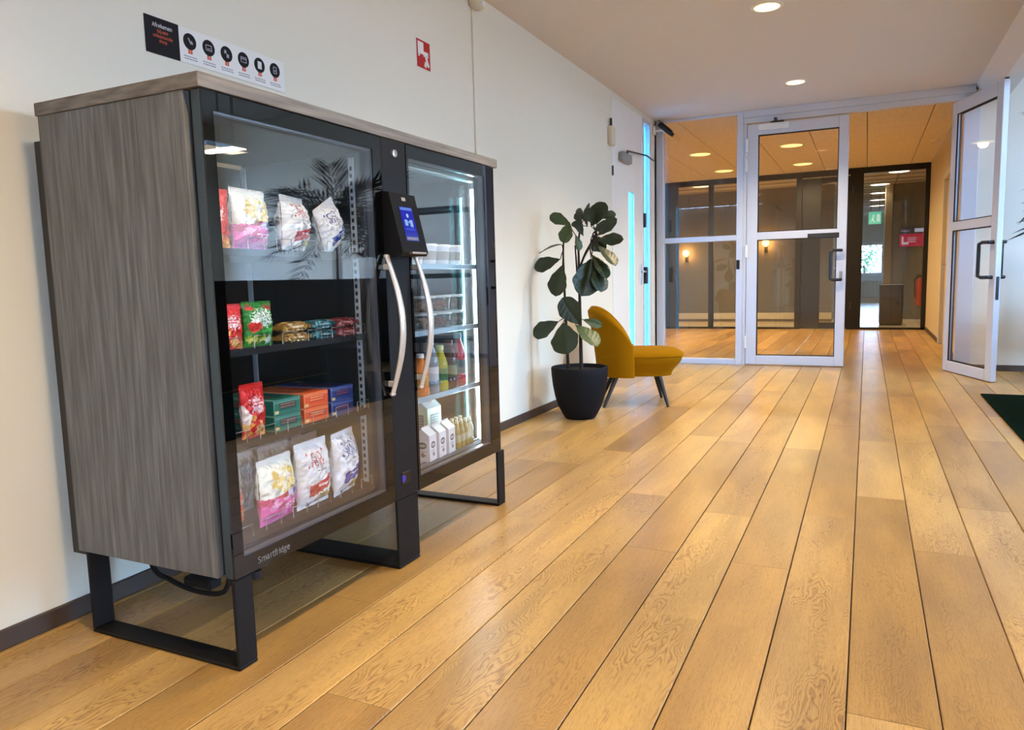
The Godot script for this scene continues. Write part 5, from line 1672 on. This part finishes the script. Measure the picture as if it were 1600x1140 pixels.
func wall_things() -> void:
	# long printed strip above the fridge: dark square with lettering, then six steps
	var s := thing("instruction_sign", "long white instruction strip with six black round icons above the fridge", "sign", Vector3(WALL_X, 1.845, -2.121))
	put(s, "board", boxes([[Vector3(0, -0.06, -0.326), Vector3(0.004, 0.06, 0.191)]], 0.0005), M.white)
	put(s, "title_panel", boxes([[Vector3(0, -0.06, 0.191), Vector3(0.0042, 0.06, 0.326)]], 0.0005), mat(Color(0.055, 0.055, 0.085), 0.9))
	var white := mat(Color(0.82, 0.82, 0.82), 0.6)
	var orange := mat(Color(0.80, 0.33, 0.16), 0.6)
	var grey := mat(Color(0.56, 0.56, 0.57), 0.6)
	var ink := mat(Color(0.05, 0.05, 0.075), 0.9)
	for e in [["Afrekenen", 0.034, 0.0125, white], ["bij een", 0.016, 0.0105, orange], ["onbemande", 0.000, 0.0105, orange], ["shop", -0.015, 0.0105, orange]]:
		var t := put(s, "lettering", text_mesh(e[0], e[2], 0.001), e[3], Vector3(0.0046, e[1], 0.2585))
		t.rotation.y = PI / 2
	for k in 6:
		var z := 0.146 - 0.0835 * k
		var m := MB.new()
		m.xf = Transform3D(Basis.from_euler(Vector3(0, 0, -PI / 2)), Vector3(0.004, 0.016, z))
		m.lathe([Vector2(0.028, 0), Vector2(0.028, 0.0008), Vector2(0, 0.0008)], 32)
		put(s, "step_icon", m.done(), ink)
		var g := MB.new()
		var q := Vector3(0.0052, 0.016, z)
		match k:
			0:
				g.xf = Transform3D(Basis.from_euler(Vector3(0.5, 0, 0)), q)
				g.box(Vector3(0, 0.002, 0), Vector3(0.001, 0.022, 0.005))
				g.box(Vector3(0, -0.006, -0.006), Vector3(0.001, 0.012, 0.006))
			1:
				for e in [[0, 0.009, 0.026, 0.003], [0, -0.009, 0.026, 0.003], [0.0125, 0, 0.003, 0.02], [-0.0125, 0, 0.003, 0.02], [0, -0.003, 0.014, 0.003]]:
					g.box(q + Vector3(0, e[1], e[0]), Vector3(0.001, e[3], e[2]))
			2:
				g.box(q + Vector3(0, 0.007, 0.006), Vector3(0.001, 0.012, 0.01))
				g.box(q + Vector3(0, -0.006, -0.005), Vector3(0.001, 0.013, 0.011))
			3:
				for e in [[0, 0.009, 0.028, 0.003], [0, -0.009, 0.028, 0.003], [0.0135, 0, 0.003, 0.02], [-0.0135, 0, 0.003, 0.02], [0, 0.003, 0.028, 0.004]]:
					g.box(q + Vector3(0, e[1], e[0]), Vector3(0.001, e[3], e[2]))
			4:
				g.box(q, Vector3(0.001, 0.028, 0.02))
			5:
				for e in [[0, 0.012, 0.016, 0.003], [0, -0.012, 0.016, 0.003], [0.008, 0, 0.003, 0.026], [-0.008, 0, 0.003, 0.026], [0, -0.002, 0.006, 0.006]]:
					g.box(q + Vector3(0, e[1], e[0]), Vector3(0.001, e[3], e[2]))
		put(s, "pictogram", g.done(), mat(Color(0.62, 0.62, 0.68) if k != 4 else Color(0.85, 0.85, 0.85), 0.6))
		var d := MB.new()
		d.box(Vector3(0.0044, -0.0185, z), Vector3(0.001, 0.014, 0.018), 0.0003)
		var tg := put(s, "number_tag", d.done(), orange)
		var nt := put(tg, "number", text_mesh(str(k + 1), 0.009, 0.0006), white, Vector3(0.0052, -0.0185, z))
		nt.rotation.y = PI / 2
		var ln := MB.new()
		for row in 2:
			for w in 5:
				ln.box(Vector3(0.0043, -0.036 - row * 0.008, z + 0.024 - w * 0.0115 - 0.002 * row), Vector3(0.0008, 0.0035, 0.009))
		put(s, "small_print", ln.done(), grey)
	# red square sign with a white picture: a call box and a hand reaching up to it
	var f := thing("fire_sign", "small red square fire sign with a white pictogram on the wall", "sign", Vector3(WALL_X, 2.208, -3.535))
	put(f, "edge", boxes([[Vector3(0, -0.078, -0.073), Vector3(0.003, 0.078, 0.073)]], 0.0005), M.white)
	put(f, "plate", boxes([[Vector3(0.0, -0.072, -0.067), Vector3(0.004, 0.072, 0.067)]], 0.0005), M.red)
	var p := MB.new()
	p.box(Vector3(0.0044, 0.030, 0.028), Vector3(0.001, 0.062, 0.056))
	p.box(Vector3(0.0044, -0.006, 0.046), Vector3(0.001, 0.018, 0.014))
	p.box(Vector3(0.0044, 0.004, -0.022), Vector3(0.001, 0.028, 0.046))
	p.xf = Transform3D(Basis.from_euler(Vector3(0.5, 0, 0)), Vector3(0.0044, -0.030, -0.034))
	p.box(Vector3.ZERO, Vector3(0.001, 0.058, 0.018))
	p.xf = Transform3D(Basis.from_euler(Vector3(-0.4, 0, 0)), Vector3(0.0044, -0.048, -0.018))
	p.box(Vector3.ZERO, Vector3(0.001, 0.03, 0.022))
	put(f, "pictogram", p.done(), M.white)
	# sensor over the wall trunking
	var d := thing("motion_sensor", "rounded white sensor at the ceiling above the wall trim strip", "sensor", Vector3(WALL_X, 2.665, -4.115))
	var b := MB.new()
	b.grid(24, 14, func(u, v):
		var a: float = u * TAU
		var e: float = v * PI
		return Vector3(0.03 + 0.035 * signf(cos(a)) * pow(absf(cos(a)), 0.6) * pow(sin(e), 0.5), -0.052 * signf(cos(e)) * pow(absf(cos(e)), 0.5), 0.062 * signf(sin(a)) * pow(absf(sin(a)), 0.6) * pow(sin(e), 0.5)))
	put(d, "housing", b.done(), M.cream)
	put(d, "lens", boxes([[Vector3(0.058, -0.04, -0.045), Vector3(0.070, -0.005, -0.005)]], 0.005), M.white)


func side_room() -> void:
	var r := struct_less_rug()
	tag(r, "dark green rug at the edge of the wooden floor near the open door", "rug")
	palm()
	# outside the frame, where the fridge glass mirrors them
	var k := thing("sideboard", "long black sideboard beyond the rug, mirrored in the fridge glass", "sideboard", Vector3(3.0, 0, -6.6))
	put(k, "body", boxes([[Vector3(-0.4, 0.06, -1.7), Vector3(0.5, 1.06, 1.6)]], 0.006), M.black)
	put(k, "plinth", boxes([[Vector3(-0.35, 0, -1.65), Vector3(0.45, 0.06, 1.55)]]), M.rubber)
	for i in 4:
		put(k, "door", boxes([[Vector3(-0.42, 0.08, -1.69 + i * 0.82), Vector3(-0.4, 1.04, -0.88 + i * 0.82)]], 0.004), M.black)
	var s := thing("display_rack", "open black metal rack near the far wall, mirrored in the cooled fridge half", "rack", Vector3(1.75, 0, -7.7))
	var fr := MB.new()
	for x in [-0.4, 0.4]:
		for z in [-0.2, 0.2]:
			fr.box(Vector3(x, 0.93, z), Vector3(0.04, 1.86, 0.04), 0.004)
	for y in [0.3, 1.06, 1.84]:
		for z in [-0.2, 0.2]:
			fr.box(Vector3(0, y, z), Vector3(0.8, 0.04, 0.04), 0.004)
		for x in [-0.4, 0.4]:
			fr.box(Vector3(x, y, 0), Vector3(0.04, 0.04, 0.4), 0.004)
	put(s, "frame", fr.done(), M.black)
	for y in [0.3, 1.06]:
		put(s, "rack_board", boxes([[Vector3(-0.39, y + 0.02, -0.2), Vector3(0.39, y + 0.035, 0.2)]], 0.003), M.black)
	# ceiling panel lamp whose reflection lies in the upper corner of the fridge glass
	var l := thing("panel_lamp", "flat ceiling panel lamp mirrored in the fridge glass", "ceiling light", Vector3(4.05, 2.62, -6.66))
	put(l, "housing", boxes([[Vector3(-0.13, 0.0, -0.32), Vector3(0.13, 0.05, 0.32)]], 0.005), M.white)
	put(l, "rod", boxes([[Vector3(-0.01, 0.05, -0.22), Vector3(0.01, 0.78, -0.20)], [Vector3(-0.01, 0.05, 0.00), Vector3(0.01, 0.78, 0.02)]]), M.steel)
	put(l, "diffuser", boxes([[Vector3(-0.12, -0.004, -0.31), Vector3(0.12, 0.0, 0.31)]]), glow(Color(1, 0.92, 0.80), 6.0))
	area(l, "panel_light", Vector3(0, -0.01, 0), Vector2(0.24, 0.62), Color(1, 0.9, 0.75), PANEL_LIGHT)
	# floor lamp behind the camera, whose warm light rakes the wall by the fridge's near end
	var w := thing("floor_lamp", "floor lamp with a paper globe shade behind the viewer", "floor lamp", Vector3(2.7, 0, -0.85))
	put(w, "base", turned([Vector2(0, 0), Vector2(0.15, 0), Vector2(0.15, 0.015), Vector2(0.02, 0.03), Vector2(0, 0.03)], 32, true), M.black_metal)
	put(w, "pole", piped([Vector3(0, 0.03, 0), Vector3(0, 1.50, 0)], 0.012), M.black_metal)
	var gl := turned([Vector2(0.0, -0.2), Vector2(0.08, -0.183), Vector2(0.14, -0.142), Vector2(0.183, -0.08), Vector2(0.2, 0), Vector2(0.183, 0.08), Vector2(0.14, 0.142), Vector2(0.08, 0.183), Vector2(0.0, 0.2)], 32)
	put(w, "shade", gl, glow(Color(1.0, 0.74, 0.42), 3.0), Vector3(0, 1.69, 0))
	var ol := OmniLight3D.new()
	ol.name = "lamp_light"
	ol.light_color = Color(1.0, 0.70, 0.38)
	ol.light_energy = FLOOR_LAMP
	ol.light_size = 0.19
	ol.omni_range = 30.0
	ol.omni_attenuation = 2.0
	ol.shadow_enabled = true
	w.add_child(ol, true)
	ol.position = Vector3(0, 1.69, 0)


func struct_less_rug() -> Node3D:
	var o := put(self, "rug", boxes([[Vector3(0.835, 0.0, -6.80), Vector3(2.5, 0.014, -2.3)]], 0.005), M.rug)
	return o


func _ready() -> void:
	rng.seed = 20240611
	var cam := Camera3D.new()
	cam.name = "camera"
	cam.fov = 52.51
	cam.near = 0.05
	cam.far = 200.0
	cam.position = Vector3(0, 1.0, 0)
	cam.rotation = Vector3(-0.114672, 0.447431, -0.025867)
	add_child(cam)
	cam.current = true
	var env := Environment.new()
	env.background_mode = Environment.BG_SKY
	var sky := Sky.new()
	var sm := ProceduralSkyMaterial.new()
	sm.sky_top_color = Color(0.62, 0.79, 1.0)
	sm.sky_horizon_color = Color(0.70, 0.85, 1.0)
	sm.ground_horizon_color = Color(0.62, 0.66, 0.68)
	sm.ground_bottom_color = Color(0.5, 0.52, 0.52)
	sm.sky_energy_multiplier = SKY
	sm.ground_energy_multiplier = SKY * 0.5
	sky.sky_material = sm
	env.sky = sky
	env.tonemap_mode = Environment.TONE_MAPPER_LINEAR
	env.tonemap_exposure = EXPOSURE
	env.sdfgi_enabled = true
	env.ssao_enabled = true
	env.ssil_enabled = true
	var we := WorldEnvironment.new()
	we.name = "world"
	we.environment = env
	add_child(we)
	make_materials()
	M.terminal = mat(Color(0.05, 0.048, 0.05), 0.45)
	M.terminal.metallic_specular = 0.25
	M.reflection_cyan = glow(Color(0.35, 0.88, 0.95), 1.3)
	M.inside = mat(Color(0.09, 0.09, 0.095), 0.5)
	M.handle = mat(Color(0.78, 0.75, 0.70), 0.3, 0.55)
	M.carton_top = mat(Color(0.86, 0.85, 0.84), 0.45)
	# large structure
	build_shell()
	lay_floor()
	left_door()
	glass_front()
	lobby()
	# ceiling lights of the hall
	var where := ["nearer round recessed downlight on the hall ceiling", "round recessed downlight on the hall ceiling, closest to the glass doors", "round recessed downlight above the fridge's far end", "round recessed downlight above the viewer", "round recessed downlight behind the viewer"]
	var zs := [-5.27, -7.41, -3.13, -0.99, 1.15]
	for k in 5:
		downlight(Vector3(-0.63, HALL_Y, zs[k]), Color(1.0, 0.91, 0.74), HALL_LIGHT, M.warm_lamp, where[k], "hall ceiling downlights")
	# objects
	vending_fridge()
	stock_left()
	stock_right()
	potted_fig()
	chair()
	wall_things()
	side_room()


const SKY := 4.5
const EXPOSURE := 1.03
const HALL_LIGHT := 6.0
const FLOOR_LAMP := 2.2
const LOBBY_LIGHT := 5.7
const PANEL_LIGHT := 3.0
const LED_LEFT := 0.15
const LED_RIGHT := 0.5
